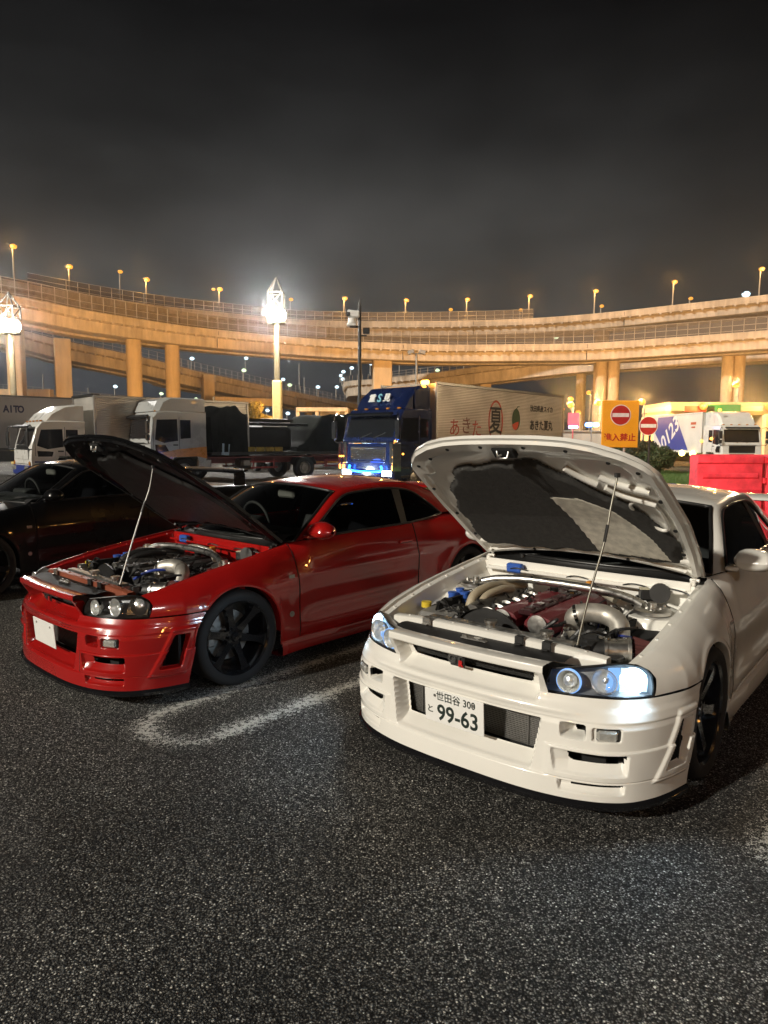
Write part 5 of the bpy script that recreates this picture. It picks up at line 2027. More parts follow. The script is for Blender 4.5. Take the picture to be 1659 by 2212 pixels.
def cab(root, W, L, H, paint, lower=None, belt=1.55, rake=.22, deflector=None, boxy=False, dpaint=None, lights=None, mirror=BLACK, visor=False):
    """Cab-over tractor unit. H is the cab roof height."""
    prof = [(0.02, .42), (0.04, .95), (0.0, belt), (-rake * .95, H - .25), (-rake - .16, H - .04), (-rake - .5, H), (-L, H), (-L, .95), (-L + .10, .80), (-L + .30, .78), (-L + .42, 1.05), (-.95, 1.05), (-.72, .55), (-.68, .42)]
    cx = -L / 2
    b = MB()
    rows = []
    for y, k in ((-W / 2, .965), (-W / 2 + .05, 1.0), (W / 2 - .05, 1.0), (W / 2, .965)):
        rows.append([(cx + (x - cx) * k, y, 1.5 + (z - 1.5) * k) for x, z in prof])
    P = np.array(rows)
    P = np.concatenate([P, P[:, :1]], 1)
    b.grid(P)
    b.add(rows[0], [tuple(range(len(prof)))]).add(rows[-1], [tuple(range(len(prof) - 1, -1, -1))])
    b.build('cab_body', paint, root, 30, fix=True)
    # glass
    def fx(z): return np.interp(z, [belt, H - .25], [0.0, -rake * .95])
    z0, z1 = belt + .06, H - .30
    b = MB()
    Pg = np.zeros((9, 5, 3))
    for i, v in enumerate(np.linspace(-1, 1, 9)):
        for j, t in enumerate(np.linspace(0, 1, 5)):
            z = z0 + (z1 - z0) * t
            Pg[i, j] = (fx(z) + .018 - .02 * v * v, v * (W / 2 - .09), z)
    b.grid(Pg)
    b.build('windscreen', TGLASS, root, 60, fix=True)
    for s in (1, -1):
        yy = s * (W / 2 + .004)
        poly = [(-.20, belt + .02), (-.20 - rake * .7, H - .33), (-1.08, H - .30), (-1.10, belt - .02), (-.55, belt - .10)]
        b = MB(); b.prism([(x, yy - s * .01, z) for x, z in poly], (0, s * .014, 0)); b.build('side_window', TGLASS, root, fix=True)
        b = MB(); b.prism([(x, yy - s * .01, z) for x, z in [(-1.20, belt + .05), (-1.20, H - .32), (-1.62, H - .32), (-1.62, belt + .08)]], (0, s * .014, 0)); b.build('quarter_window', TGLASS, root, fix=True)
        b = MB(); b.prism([(x, yy - s * .01, z) for x, z in [(-.22, 1.05), (-.20, belt - .16), (-.60, belt - .18), (-.75, 1.22), (-.70, 1.05)]], (0, s * .012, 0)); b.build('door_lower_window', TGLASS, root, fix=True)
        b = MB(); b.box((-1.0, yy + s * .012, belt - .18), (.20, .03, .05), b=.01); b.build('door_handle', BLACK, root)
        for x in (-.14, -1.16):
            b = MB(); b.box((x, yy, (1.05 + H - .2) / 2), (.015, .006, H - 1.30)); b.build('door_seam', BLACK, root)
        # mirrors on a bracket
        b = MB()
        b.tube([(-.05, s * (W / 2 - .02), H - .22), (.16, s * (W / 2 + .22), H - .26), (.16, s * (W / 2 + .22), belt - .05), (-.02, s * (W / 2 - .02), belt - .10)], .022, 6, smooth=3)
        mo = b.build('mirror_arm', mirror, root, 60)
        b = MB(); b.box((.17, s * (W / 2 + .22), H - .62), (.10, .24, .46), b=.03); b.box((.17, s * (W / 2 + .22), belt + .10), (.10, .22, .22), b=.03)
        b.build('mirror', mirror, root, fix=True)
        truck_wheel(root, -1.35 if L > 2 else -1.0, s * (W / 2 - .16), s)
    # steps, roof lamps, air horns
    for s in (1, -1):
        b = MB(); b.box((-.45, s * (W / 2 - .01), .52), (.44, .06, .07), b=.01); b.box((-.45, s * (W / 2 - .01), .80), (.40, .05, .06), b=.01); b.build('cab_step', BLACK, root)
        b = MB(); b.box((-2.2, s * (W / 2 - .22), .72), (.60, .40, .46), b=.05); b.build('fuel_tank', STEEL, root)
    for k in range(5):
        b = MB(); b.box((-rake - .20, (k - 2) * W * .2, H - .005), (.09, .14, .06), b=.02); b.build('roof_marker', mat('orange_lens', (.5, .2, .03), .2, coat=1), root)
    for zz in (belt - .13, .78):
        b = MB(); b.box((.045, 0, zz), (.03, W * .92, .012)); b.build('panel_seam', BLACK, root)
    # grille, bumper, lamps
    b = MB()
    for k in range(6):
        b.box((.045, 0, .98 + k * .085), (.03, W * .62, .035), b=.008)
    b.box((.025, 0, 1.19), (.02, W * .66, .56), b=.01)
    b.build('front_grille', BLACK if lights != 'blue' else CHROME, root)
    b = MB(); b.box((.0, 0, .55), (.22, W - .02, .36), b=.05); b.build('bumper', lower or paint, root)
    for s in (1, -1):
        b = MB(); b.box((.10, s * (W / 2 - .30), .62), (.06, .42, .17), b=.03)
        b.build('headlight', {'blue': emitter('truck_headlamp_on', (.80, 1.0, .98), 30.0), 'on': emitter('truck_headlamp_low', (.75, .88, 1.0), 5.0)}.get(lights, FOGG), root)
        b = MB(); b.box((.05, s * (W / 2 - .09), .80), (.05, .12, .16), b=.02); b.build('indicator', AMBER if lights else mat('orange_lens', (.5, .2, .03), .2, coat=1), root)
    b = MB(); b.box((.06, 0, belt - .10), (.02, W * .7, .02)); 
    for k in (-.35, .25):
        b.tube([(.03, k, belt + .03), (-.02, k + .35, belt + .16), (-.03, k + .75 * .6, belt + .20)], .012, 5)
    b.build('wiper', BLACK, root)
    b = MB(); b.box((.0, 0, H - .20), (.16, W * .86, .07), rot=Matrix.Rotation(.5, 3, 'Y'), b=.02); b.build('sun_visor', TGLASS if visor else BLACK, root)
    if deflector:
        h, lx = deflector
        dp = [(-rake - .20, H - .02), (-rake - .45, H + h * .45), (-rake - .95, H + h * .9), (-L + .25, H + h), (-L + .02, H + h), (-L + .02, H - .02)]
        if boxy:
            dp = [(-rake - .10, H - .02), (-rake - .30, H + h * .72), (-rake - .62, H + h), (-L + .30, H + h * 1.02), (-L + .02, H + h), (-L + .02, H - .02)]
        rows = []
        for y, k in ((-W / 2 + .10, .90), (-W / 2 + .24, 1.0), (W / 2 - .24, 1.0), (W / 2 - .10, .90)):
            rows.append([(-L + (x + L) * (k if k < 1 else 1), y, H + (z - H) * (k if k < 1 else 1)) for x, z in dp])
        Pd = np.array(rows); Pd = np.concatenate([Pd, Pd[:, :1]], 1)
        b = MB(); b.grid(Pd); b.add(rows[0], [tuple(range(len(dp)))]).add(rows[-1], [tuple(range(len(dp) - 1, -1, -1))])
        b.build('roof_deflector', dpaint or paint, root, 25, fix=True)

def chassis(root, x0, x1, W, axles, m=None):
    b = MB()
    for s in (1, -1):
        b.box(((x0 + x1) / 2, s * .45, .85), (abs(x1 - x0), .10, .24))
    b.box(((x0 + x1) / 2, 0, .98), (abs(x1 - x0), W - .1, .06))
    b.build('chassis', m or DARKSTEEL, root)
    for x in axles:
        for s in (1, -1):
            truck_wheel(root, x, s * (W / 2 - .17), s)
            b = MB()
            P = np.array([[(x + .62 * math.cos(t), s * (W / 2 - y), .50 + .62 * math.sin(t)) for y in (.02, .36)] for t in np.linspace(.2, PI - .2, 12)])
            b.grid(P); b.build('mudguard', BLACK, root, 60)

def ribbed_box(root, x0, x1, W, z0, z1, m, ribs=44, frame=STEEL, depth=.014):
    b = MB()
    zs = np.linspace(z0 + .06, z1 - .06, ribs * 4)
    for s in (1, -1):
        P = np.zeros((2, len(zs), 3))
        for i, x in enumerate((x0 - .03, x1 + .03)):
            P[i, :, 0] = x
            P[i, :, 1] = s * (W / 2 - depth + depth * (.5 + .5 * np.sign(np.sin(np.arange(len(zs)) * PI / 2 + .3))) if depth else W / 2 + 0 * zs)
            P[i, :, 2] = zs
        b.grid(P, flip=(s > 0))
    b.box(((x0 + x1) / 2, 0, z1 - .03), (abs(x1 - x0), W - .03, .05))
    b.box(((x0 + x1) / 2, 0, z0 + .03), (abs(x1 - x0), W - .03, .05))
    b.box((x0 - .02, 0, (z0 + z1) / 2), (.03, W - .02, z1 - z0 - .02))
    b.box((x1 + .02, 0, (z0 + z1) / 2), (.03, W - .02, z1 - z0 - .02))
    bo = b.build('cargo_box', m, root, 20)
    f = MB()
    for s in (1, -1):
        for x in (x0, x1):
            f.box((x, s * W / 2, (z0 + z1) / 2), (.10, .05, z1 - z0), b=.01)
        for z in (z0, z1):
            f.box(((x0 + x1) / 2, s * W / 2, z), (abs(x1 - x0) + .1, .06, .10), b=.01)
    f.build('box_frame', frame, root)
    return bo

ALUBOX = mat('weathered_aluminium_box', (.58, .55, .50), .38, metal=.55, var=.14, vscale=1.2)
WBOX = mat('white_box_panel', (.66, .65, .62), .45, var=.08, vscale=1.0)
TWHITE = mat('truck_white', (.72, .71, .67), .3, coat=.6, var=.06, vscale=2)
TGREY = mat('truck_silver_grey', (.42, .43, .42), .3, coat=.6, var=.06, vscale=2)
TBLUE = mat('truck_blue', (.006, .014, .062), .25, coat=1.0, var=.06, vscale=2)
TNAVY = mat('truck_navy', (.010, .014, .045), .2, coat=1.0, var=.08, vscale=2)
ORANGEP = mat('truck_orange', (.62, .24, .03), .3, coat=.6)
BLUELOW = mat('deep_blue_bumper', (.02, .04, .22), .35, coat=.5)
TARP = mat('black_tarpaulin', (.010, .012, .010), .9, spec=.08, bump=.6, bscale=6, var=.4, vscale=3)

# blue truck with the silver summer-melon trailer
YT = R(-138)
root = empty('box_truck', (-.52, 22.3, 0), R(-132), 'dark blue truck with lit headlights and a silver ribbed box', 'truck')
cab(root, 2.4, 1.85, 2.72, TBLUE, TNAVY, belt=1.72, deflector=(.80, 0), lights='blue', mirror=CHROME, visor=True)
b = MB(); b.box((-1.02, 1.214, 1.25), (1.60, .012, .50), b=.004); b.box((-1.35, 1.145, 2.95), (.75, .02, .75), b=.004); b.build_each('dark_side_panel', TNAVY, root)
neon = emitter('blue_neon_strip', (.01, .16, 1.0), 16.0)
b = MB(); b.tube([(.16, -.70, .86), (.16, -.64, .68), (.16, .64, .68), (.16, .70, .86)], .034, 8, smooth=3); b.build('neon_strip', neon, root, 60)
ld = bpy.data.lights.new('neon_light', 'POINT'); ld.energy, ld.color, ld.shadow_soft_size = 10, (.05, .15, 1), .3
lo = bpy.data.objects.new('neon_light', ld); col.objects.link(lo); lo.parent = root; lo.location = (.5, 0, .8)
ld = bpy.data.lights.new('headlamp_light', 'POINT'); ld.energy, ld.color, ld.shadow_soft_size = 55, (.85, 1, .98), .15
for s in (1, -1):
    lo = bpy.data.objects.new('headlamp_light', ld); col.objects.link(lo); lo.parent = root; lo.location = (1.1, s * .9, .62)
b = MB()
for s in (1, -1):
    b.box((.03, s * 1.06, 1.28), (.05, .22, .72), b=.03)
    b.box((-.02, s * 1.215, 1.15), (.40, .02, .9), b=.008)
b.box((.06, 0, 1.60), (.03, 1.7, .05), b=.01)
b.build('chrome_corner', CHROME, root)
for i, (x, y, z) in enumerate(((.10, 1.16, .95), (.10, 1.16, 1.15), (.08, 1.16, 1.40), (.10, -1.16, 1.15), (.05, 1.2, 1.66), (-.3, 1.24, 1.25), (-1.7, 1.24, 1.6), (-1.75, 1.24, 1.1))):
    b = MB(); b.blob((x, y, z), .035, 1); b.build('marker_lamp', AMBER, root, 60)
b = MB(); b.box((-1.75, .95, 3.62), (.16, .30, .14), b=.04); b.build('roof_beacon', emitter('amber_beacon', (1, .42, .06), 14.0), root)
nx = -.62
for body, size, y, m_ in (('重', .30, -.33, PLATEW), ('S', .40, .0, mat('pale_blue_letter', (.20, .50, .62), .4)), ('見', .30, .33, PLATEW)):
    text_mesh('cab_lettering', body, size, m_, root, (-.545, y, 3.06), (0, 1, 0), (-.45, 0, 1), ext=.02, bold=.008)
text_mesh('cab_script', 'G-STAR', .13, CHROME, root, (.065, 0, 1.64), (0, 1, 0), (0, 0, 1), ext=.006, sx=1.2)
chassis(root, -1.8, -10.8, 2.4, (-8.6, -9.7))
ribbed_box(root, -2.02, -10.95, 2.48, 1.12, 3.60, ALUBOX, 42)
INK = mat('black_print', (.02, .02, .02), .5)
REDINK = mat('red_print', (.42, .06, .03), .5)
GREENINK = mat('dark_green_print', (.03, .06, .03), .5)
yb = 1.246
XA, XK, XT, XC, XM, XR = -3.05, -3.75, -4.40, -5.65, -7.10, -9.10
for body, size, x, z in (('あ', .66, XA, 2.10), ('き', .66, XK, 2.18), ('た', .66, XT, 2.08)):
    text_mesh('brush_lettering', body, size, REDINK if body != 'き' else mat('brown_print', (.16, .05, .03), .5), root, (x, yb, z), (-1, 0, 0), (0, 0, 1), ext=.002)
b = MB()
ring = [(XC + .50 * math.cos(t), yb, 2.42 + .78 * math.sin(t)) for t in np.linspace(0, 2 * PI, 40)]
ring2 = [(XC + .42 * math.cos(t), yb, 2.42 + .70 * math.sin(t)) for t in np.linspace(0, 2 * PI, 40)]
b.grid(np.stack([np.array(ring), np.array(ring2)], 1)); b.build('ring_print', REDINK, root)
text_mesh('summer_character', '夏', 1.10, INK, root, (XC, yb + .002, 2.38), (-1, 0, 0), (0, 0, 1), ext=.002, sx=.8, bold=.012)
b = MB()
def disc(cx, cz, rx, rz, y, a0=0, a1=2 * PI):
    pts = [(cx, y, cz)] + [(cx + rx * math.cos(t), y, cz + rz * math.sin(t)) for t in np.linspace(a0, a1, 30)]
    return pts, [(0, i, i + 1) for i in range(1, 30)]
b.add(*disc(XM, 2.52, .30, .42, yb)); 
b.tube([(XM, yb, 2.93), (XM - .1, yb, 3.02), (XM - .22, yb, 3.03)], .02, 5)
b.build('melon_print', GREENINK, root)
b = MB(); b.add(*disc(XM + .06, 2.40, .24, .28, yb + .003, PI * .95, PI * 1.9)); b.build('melon_slice_print', REDINK, root)
b = MB(); b.box((-4.2, yb, 1.72), (3.2, .004, .09)); b.box((-3.0, yb, 1.70), (1.0, .005, .16)); b.box((-6.9, yb, 1.72), (2.0, .004, .03)); b.build('ground_stroke_print', GREENINK, root)
text_mesh('trailer_lettering', '秋田県産スイカ', .27, INK, root, (XR, yb, 2.98), (-1, 0, 0), (0, 0, 1), ext=.002, bold=.006)
text_mesh('trailer_lettering', 'あきた夏丸', .44, INK, root, (XR, yb, 2.30), (-1, 0, 0), (0, 0, 1), ext=.002, bold=.012, sx=.86)
b = MB(); b.box((-8.5, yb, 1.76), (.16, .004, .16)); b.box((-9.35, yb, 1.74), (1.1, .004, .10)); b.build('small_print', mat('faded_print', (.12, .10, .08), .5), root)

# silver-grey and orange truck carrying a sheeted load
root = empty('flatbed_truck', (-9.45, 26.0, 0), YT, 'silver and orange high-roof truck with a black sheeted load', 'truck')
cab(root, 2.4, 2.3, 2.75, TGREY, ORANGEP, belt=1.66, deflector=(.52, 0), boxy=True, rake=.12, lights=None, mirror=CHROME)
b = MB()
for s in (1, -1):
    b.prism([(x, s * 1.196, z) for x, z in ((-.02, .55), (.0, 1.12), (-1.1, 1.32), (-2.28, 1.42), (-2.28, .95), (-1.9, 1.04), (-.9, 1.02), (-.7, .55))], (0, s * .012, 0))
b.box((.052, 0, 1.28), (.012, 1.9, .22)); b.build('orange_band', ORANGEP, root, fix=True)
chassis(root, -2.2, -10.2, 2.4, (-7.0,), mat('rust_red_chassis', (.16, .03, .025), .5))
b = MB(); b.box((-6.3, 0, 1.14), (7.6, 2.4, .14), b=.02); b.build('load_bed', BLACK, root)
b = MB()
for x in (-3.05, -3.75, -4.2):
    for s in (1, -1): b.box((x, s * 1.1, 1.95), (.07, .07, 1.55))
b.box((-3.05, 0, 2.7), (.07, 2.25, .07)); b.box((-4.2, 0, 2.7), (.07, 2.25, .07)); b.build_each('load_post', STEEL, root)
def sheet(parent, x0, x1, prof, W, name, seed, amp=.05):
    rr = random.Random(seed)
    ph = [rr.uniform(0, 6) for _ in range(6)]
    nx, ny = 44, 36
    P = np.zeros((nx, ny, 3))
    for i, t in enumerate(np.linspace(0, 1, nx)):
        h = np.interp(t, [q[0] for q in prof], [q[1] for q in prof])
        for j, v in enumerate(np.linspace(-1, 1, ny)):
            a = v * PI * .5
            yy = W / 2 * np.clip(math.sin(a) * 1.25, -1, 1)
            drop = max(0, (abs(v) - .55) / .45)
            z = 1.2 + (h - 1.2) * (1 - drop ** 1.3)
            w = amp * (math.sin(14 * t + ph[0] + 2 * drop * math.sin(5 * t + ph[1])) * drop + .5 * math.sin(9 * t + 7 * v + ph[2]) + .35 * math.sin(23 * t + ph[3] + 4 * v))
            P[i, j] = (x0 + (x1 - x0) * t, yy + math.copysign(w * drop, v), z + w * (1 - drop))
    b = MB(); b.grid(P)
    for e in (0, -1):
        ring = P[e].tolist(); n = len(ring); c = np.mean(P[e], 0)
        b.add(ring + [tuple(c)], [(i, i + 1, n) for i in range(n - 1)] + [(n - 1, 0, n)])
    return b.build(name, TARP, parent, 60, fix=True)
sheet(root, -2.5, -4.1, [(0, 2.55), (.25, 3.0), (.7, 3.02), (1, 2.7)], 2.35, 'load_sheet', 1, .07)
sheet(root, -6.6, -10.0, [(0, 1.35), (.12, 1.6), (.40, 2.80), (.9, 2.86), (1, 2.6)], 2.35, 'load_sheet', 5, .06)
b = MB(); b.box((-5.3, 0, 1.75), (2.3, 2.0, .95), b=.12); b.cyl((-4.3, 1.03, 2.35), (-7.2, 1.03, 2.35), .07, n=10); b.box((-5.4, 0, 2.52), (2.5, 1.6, .12), b=.03); b.build('dark_machine', mat('machine_black', (.012, .012, .012), .6, spec=.25), root, fix=True)
b = MB()
for x in (-4.3, -4.75, -5.2, -5.65): b.box((x, 1.12, 1.30), (.40, .12, .20), b=.03)
b.build_each('yellow_sling', mat('yellow_webbing', (.42, .30, .05), .7, var=.4), root)
b = MB()
for s in (1, -1):
    b.box((-4.9, s * 1.16, .80), (1.3, .04, .07)); b.box((-4.9, s * 1.16, .55), (1.3, .04, .07))
    b.box((-9.0, s * 1.16, .80), (1.9, .04, .07)); b.box((-9.0, s * 1.16, .55), (1.9, .04, .07))
    for x in (-4.4, -5.4, -8.2, -9.8): b.box((x, s * 1.14, .70), (.05, .04, .40))
b.build('side_guard', mat('guard_red', (.36, .05, .05), .5), root)
b = MB(); b.box((-3.1, 1.21, 1.30), (.34, .02, .46), rot=Matrix.Rotation(-.12, 3, 'Y'), b=.01); b.build('mud_flap', mat('pale_blue_plastic', (.35, .45, .55), .5), root)
b = MB(); b.cyl((-3.9, .75, .72), (-4.4, .75, .72), .24, n=20); b.box((-4.1, 1.0, .75), (.35, .3, .3), b=.04); b.build('air_tank', STEEL, root, 40)

# white cab with a swept roof deflector and silver box
root = empty('box_truck', (-13.35, 25.1, 0), YT, 'white truck with a swept roof fairing and blue bumper, left of the orange cab', 'truck')
cab(root, 2.2, 1.9, 2.35, TWHITE, BLUELOW, belt=1.42, deflector=(.62, 0), lights=None)
b = MB(); b.box((.06, 0, 1.12), (.02, 1.8, .34), b=.008); b.build('front_panel', TWHITE, root)
b = MB()
for s in (1, -1): b.box((-.55, s * 1.108, .86), (.9, .012, .05))
b.build('blue_stripe', BLUELOW, root)
chassis(root, -1.9, -8.6, 2.2, (-6.4,))
ribbed_box(root, -2.25, -8.8, 2.3, 1.0, 3.30, ALUBOX, 30)
b = MB(); b.box((-2.30, 0, 3.36), (.3, 2.3, .06)); b.build('box_header', BLACK, root)

# trailer whose side reads AITO
p = at(20, 868, 31.5)
root = empty('semi_trailer', (p.x - 2.4, p.y - 2.2, 0), YT, 'pale grey trailer lettered AITO at the left edge', 'trailer')
b = MB(); b.box((-3.0, -1.2, 2.42), (13.0, 2.4, 2.45), b=.03); b.build('trailer_box', mat('pale_grey_panel', (.36, .35, .34), .45, var=.06, vscale=.8), root)
b = MB(); b.box((-3.0, .0, 3.66), (13.0, .05, .07)); b.box((-3.0, .0, 1.22), (13.0, .05, .12)); b.box((-3.0, 0, .9), (13.0, .04, .5)); b.build('trailer_rail', DARKSTEEL, root)
for x in (1.5, .2, -7.5, -8.8): truck_wheel(root, x, -.2, 1)
for k, ch in enumerate('AITO'):
    text_mesh('trailer_lettering', ch, .44, mat('navy_lettering', (.015, .02, .07), .5), root, (-3.10 - k * .205, .004, 3.05), (-1, 0, 0), (0, 0, 1), ext=.004, bold=.016, sx=.8)

# removal truck on the right
root = empty('removal_truck', tuple(at(1597, 1060, 41).xy) + (0,), R(-88), 'white removal truck numbered 0123 on a blue band, beyond the red barriers', 'truck')
cab(root, 2.45, 2.3, 2.75, TWHITE, mat('truck_grey_bumper', (.35, .35, .34), .4), belt=1.62, deflector=(.85, 0), lights='on')
b = MB(); b.box((-.98, 0, 3.22), (.5, 1.5, .03), rot=Matrix.Rotation(.85, 3, 'Y')); b.build('deflector_panel', BLUELOW, root)
chassis(root, -2.2, -9.3, 2.4, (-7.2,))
ribbed_box(root, -2.5, -9.5, 2.5, 1.05, 3.55, WBOX, 1, frame=TWHITE, depth=0)
b = MB(); b.prism([(x, -1.254, z) for x, z in ((-8.9, 3.45), (-6.1, 3.45), (-4.2, 1.15), (-7.9, 1.15), (-9.3, 2.3))], (0, -.004, 0)); b.build('blue_band', mat('band_blue', (.010, .04, .30), .4), root, fix=True)
text_mesh('box_lettering', '0123', 1.55, PLATEW, root, (-6.9, -1.262, 2.25), (.80, 0, .60), (-.55, 0, .83), ext=.003, bold=.03, sx=.95)
b = MB(); b.box((-3.6, -1.255, 2.9), (.7, .004, .16)); b.box((-3.6, -1.255, 2.65), (.5, .004, .10)); b.build('red_print', REDINK, root)
for i, x in enumerate((-3.4, -4.9)):
    b = MB(); b.blob((x, -1.3, .95), .20, 2); b.build('side_lamp', emitter('yellow_side_lamp', (1.0, .85, .22), 10.0), root, 60)
for x, z in ((-.4, 3.62), (-2.4, 1.75), (-1.2, 1.9)):
    b = MB(); b.blob((x, -1.27, z), .09, 2); b.build('marker_lamp', AMBER, root, 60)

# vehicles half seen behind the sheeted load
p = at(580, 903, 38)
root = empty('pale_van', (p.x, p.y, 0), R(-60), 'pale van roof catching floodlight above the dark machine load', 'van')
b = MB(); b.box((-1.5, 0, 1.75), (5.2, 1.9, 2.2), b=.18); b.build('van_body', mat('van_white', (.68, .70, .76), .3, coat=.5), root)
b = MB(); b.box((1.0, 0, 2.1), (.24, 1.6, .7), b=.05); b.build('windscreen', TGLASS, root)
b = MB(); b.box((-1.5, .955, 2.05), (3.4, .02, .6), b=.005); b.build('side_window', TGLASS, root)
for x in (.4, -3.2):
    for s in (1, -1): truck_wheel(root, x, s * .85, s, .36)
p = at(700, 902, 40)
root = empty('orange_truck', (p.x, p.y, 0), R(-95), 'orange and white lorry between the sheeted load and the blue truck', 'truck')
cab(root, 2.3, 1.9, 2.3, mat('lorry_orange_pink', (.60, .30, .18), .35, coat=.5), ORANGEP, belt=1.4)
chassis(root, -1.9, -7.0, 2.2, (-5.5,))
ribbed_box(root, -2.1, -7.2, 2.3, 1.0, 3.0, WBOX, 1, depth=0)
# ------------------------------------------------------------------ signs, barriers, planting and lights on the right
SIGNY = mat('sign_orange_yellow', (.88, .42, .02), .45, var=.05, vscale=2)
SIGNR = mat('sign_red', (.42, .02, .02), .4)
SIGNW = mat('sign_white', (.72, .72, .68), .4)
y = 21.0
c = at(1339.5, 916, y)
k = y / FPX
root = empty('no_entry_board', (c.x, y, 0), R(3), 'large orange-yellow board with a no entry disc and four characters', 'sign')
b = MB(); b.box((0, 0, c.z), (80 * k, .03, 100 * k), b=.012); b.build('board', SIGNY, root)
for x in (-17, 12):
    b = MB(); b.cyl((x * k, .05, 0), (x * k, .05, c.z + 40 * k), .035, n=12); b.build('post', RAILM, root, 60)
def sign_disc(parent, cx, cz, r, yy):
    b = MB(); b.cyl((cx, yy, cz), (cx, yy - .006, cz), r * 1.08, n=48); b.build('disc_rim', SIGNW, parent, 40)
    b = MB(); b.cyl((cx, yy - .004, cz), (cx, yy - .010, cz), r, n=48); b.build('disc', SIGNR, parent, 40)
    b = MB(); b.box((cx, yy - .011, cz), (r * 1.78, .006, r * .40), b=.002); b.build('disc_bar', SIGNW, parent)
sign_disc(root, 0, c.z + 19 * k, 20.5 * k, -.016)
text_mesh('sign_text', '進入禁止', 17.5 * k, mat('sign_text_red', (.45, .03, .02), .4), root, (0, -.019, c.z - 29.5 * k), (1, 0, 0), (0, 0, 1), ext=.002, bold=.006)
y = 24.0
c = at(1400.6, 920, y); k = y / FPX
root = empty('no_entry_sign', (c.x, y, 0), R(2), 'small round red no entry sign on a dark post', 'sign')
b = MB(); b.cyl((5 * k, .05, 0), (5 * k, .05, c.z + 10 * k), .04, n=12); b.build('post', BLACK, root, 60)
sign_disc(root, 0, c.z, 19 * k, 0)

# red plastic barriers
BARR = mat('red_plastic_barrier', (.82, .07, .10), .5, var=.22, vscale=5, bump=.15, bscale=30)
def barrier():
    root = empty('plastic_barrier', (0, 0, 0), 0, '', 'barrier', 'red plastic barriers in a row')
    b = MB()
    prof = [(.28, 0), (.28, .10), (.20, .22), (.17, .62), (.185, .66), (.17, .70), (.155, 1.20), (.185, 1.23), (.185, 1.36), (.15, 1.40)]
    full = prof + [(-x, z) for x, z in prof[::-1]]
    P = np.array([[(x, q * s_, z * (1 if s_ == 1 else .99)) for q, z in full] for x, s_ in ((-.72, .93), (-.69, 1), (.69, 1), (.72, .93))])
    b.grid(P)
    b.add(P[0].tolist(), [tuple(range(len(full)))]).add(P[-1].tolist(), [tuple(range(len(full) - 1, -1, -1))])
    b.build('shell', BARR, root, 30, fix=True)
    for z in (.30, .95):
        b = MB()
        P = np.array([[(x, -(.165 + .03 * (abs(zz - z) < .04)), zz) for zz in (z - .06, z - .03, z + .03, z + .06)] for x in (-.6, .6)])
        b.grid(P); b.build('moulded_rib', BARR, root, 30)
    for z in (.85, 1.28):
        b = MB(); b.cyl((.79, -.05, z - .06), (.79, -.05, z + .06), .085, n=16); b.build('hinge_lug', BARR, root, 40)
    b = MB(); b.cyl((.79, -.05, .05), (.79, -.05, 1.36), .045, n=12); b.build('joint_pin', mat('dark_red_pin', (.22, .02, .03), .5), root, 40)
    return root
br0 = barrier()
base = at(1497, 983, 14.5)
for i in range(4):
    o = br0 if i == 0 else copy_tree(br0)
    o.location = (base.x + .72 + i * 1.58, 14.5 + .10 * i, 0)
    o.rotation_euler = (0, 0, R(4))
    o['label'] = ['red plastic barrier at the left end of the row, beside the grass', 'red plastic barrier second from the grass, behind the white car roof', 'red plastic barrier third from the grass, right of the picture edge', 'red plastic barrier farthest along the row from the grass'][i]

# planted island
def leaf_cloud(b, c, r, n, size, rnd, flat=.75):
    for i in range(n):
        d = Vector((rnd.gauss(0, 1), rnd.gauss(0, 1), rnd.gauss(0, 1))).normalized()
        q = r * rnd.uniform(.62, 1.04) * (1 + .12 * math.sin(d.x * 7 + d.z * 5))
        p = Vector(c) + Vector((d.x * q, d.y * q, d.z * q * flat))
        a = Vector((rnd.uniform(-1, 1), rnd.uniform(-1, 1), rnd.uniform(-1, 1))).normalized()
        e = a.orthogonal().normalized() * size * rnd.uniform(.6, 1.2)
        f = a * size * .5 * rnd.uniform(.7, 1.3)
        b.add([p - e, p + f, p + e, p - f], [(0, 1, 2, 3)])
LEAF = mat('shrub_leaf', (.035, .060, .022), .6, var=.5, vscale=6)
LEAFD = mat('dark_shrub_leaf', (.022, .034, .016), .6, var=.5, vscale=6)
STEM = mat('shrub_stem', (.06, .045, .03), .8)
rnd = random.Random(5)
for (u, v, y, r, m_, lab, n_) in ((1421, 990, 33, .78, LEAF, 'round clipped bush left of the red barriers, behind the hood', 3200), (1368, 978, 35, .70, LEAFD, 'dark low shrub behind the posts of the yellow board', 2600), (1335, 976, 36, .66, LEAFD, 'dark shrub below the left half of the yellow board', 2400), (1395, 970, 38, .62, LEAFD, 'dark shrub under the round red sign', 2200)):
    p = at(u, v, y)
    root = empty('bush', (p.x, p.y, 0), 0, lab, 'bush', None)
    b = MB()
    b.blob((0, 0, p.z), r * .8, 2, .08, scale=(1, 1, .75))
    leaf_cloud(b, (0, 0, p.z), r, n_, .075, rnd)
    b.build('foliage', m_, root, 180)
    b = MB()
    for k_ in range(5):
        a = k_ * 1.3
        b.tube([(0.1 * math.cos(a), .1 * math.sin(a), 0), (.2 * math.cos(a), .2 * math.sin(a), p.z * .6)], .025, 5)
    b.build('stem', STEM, root)
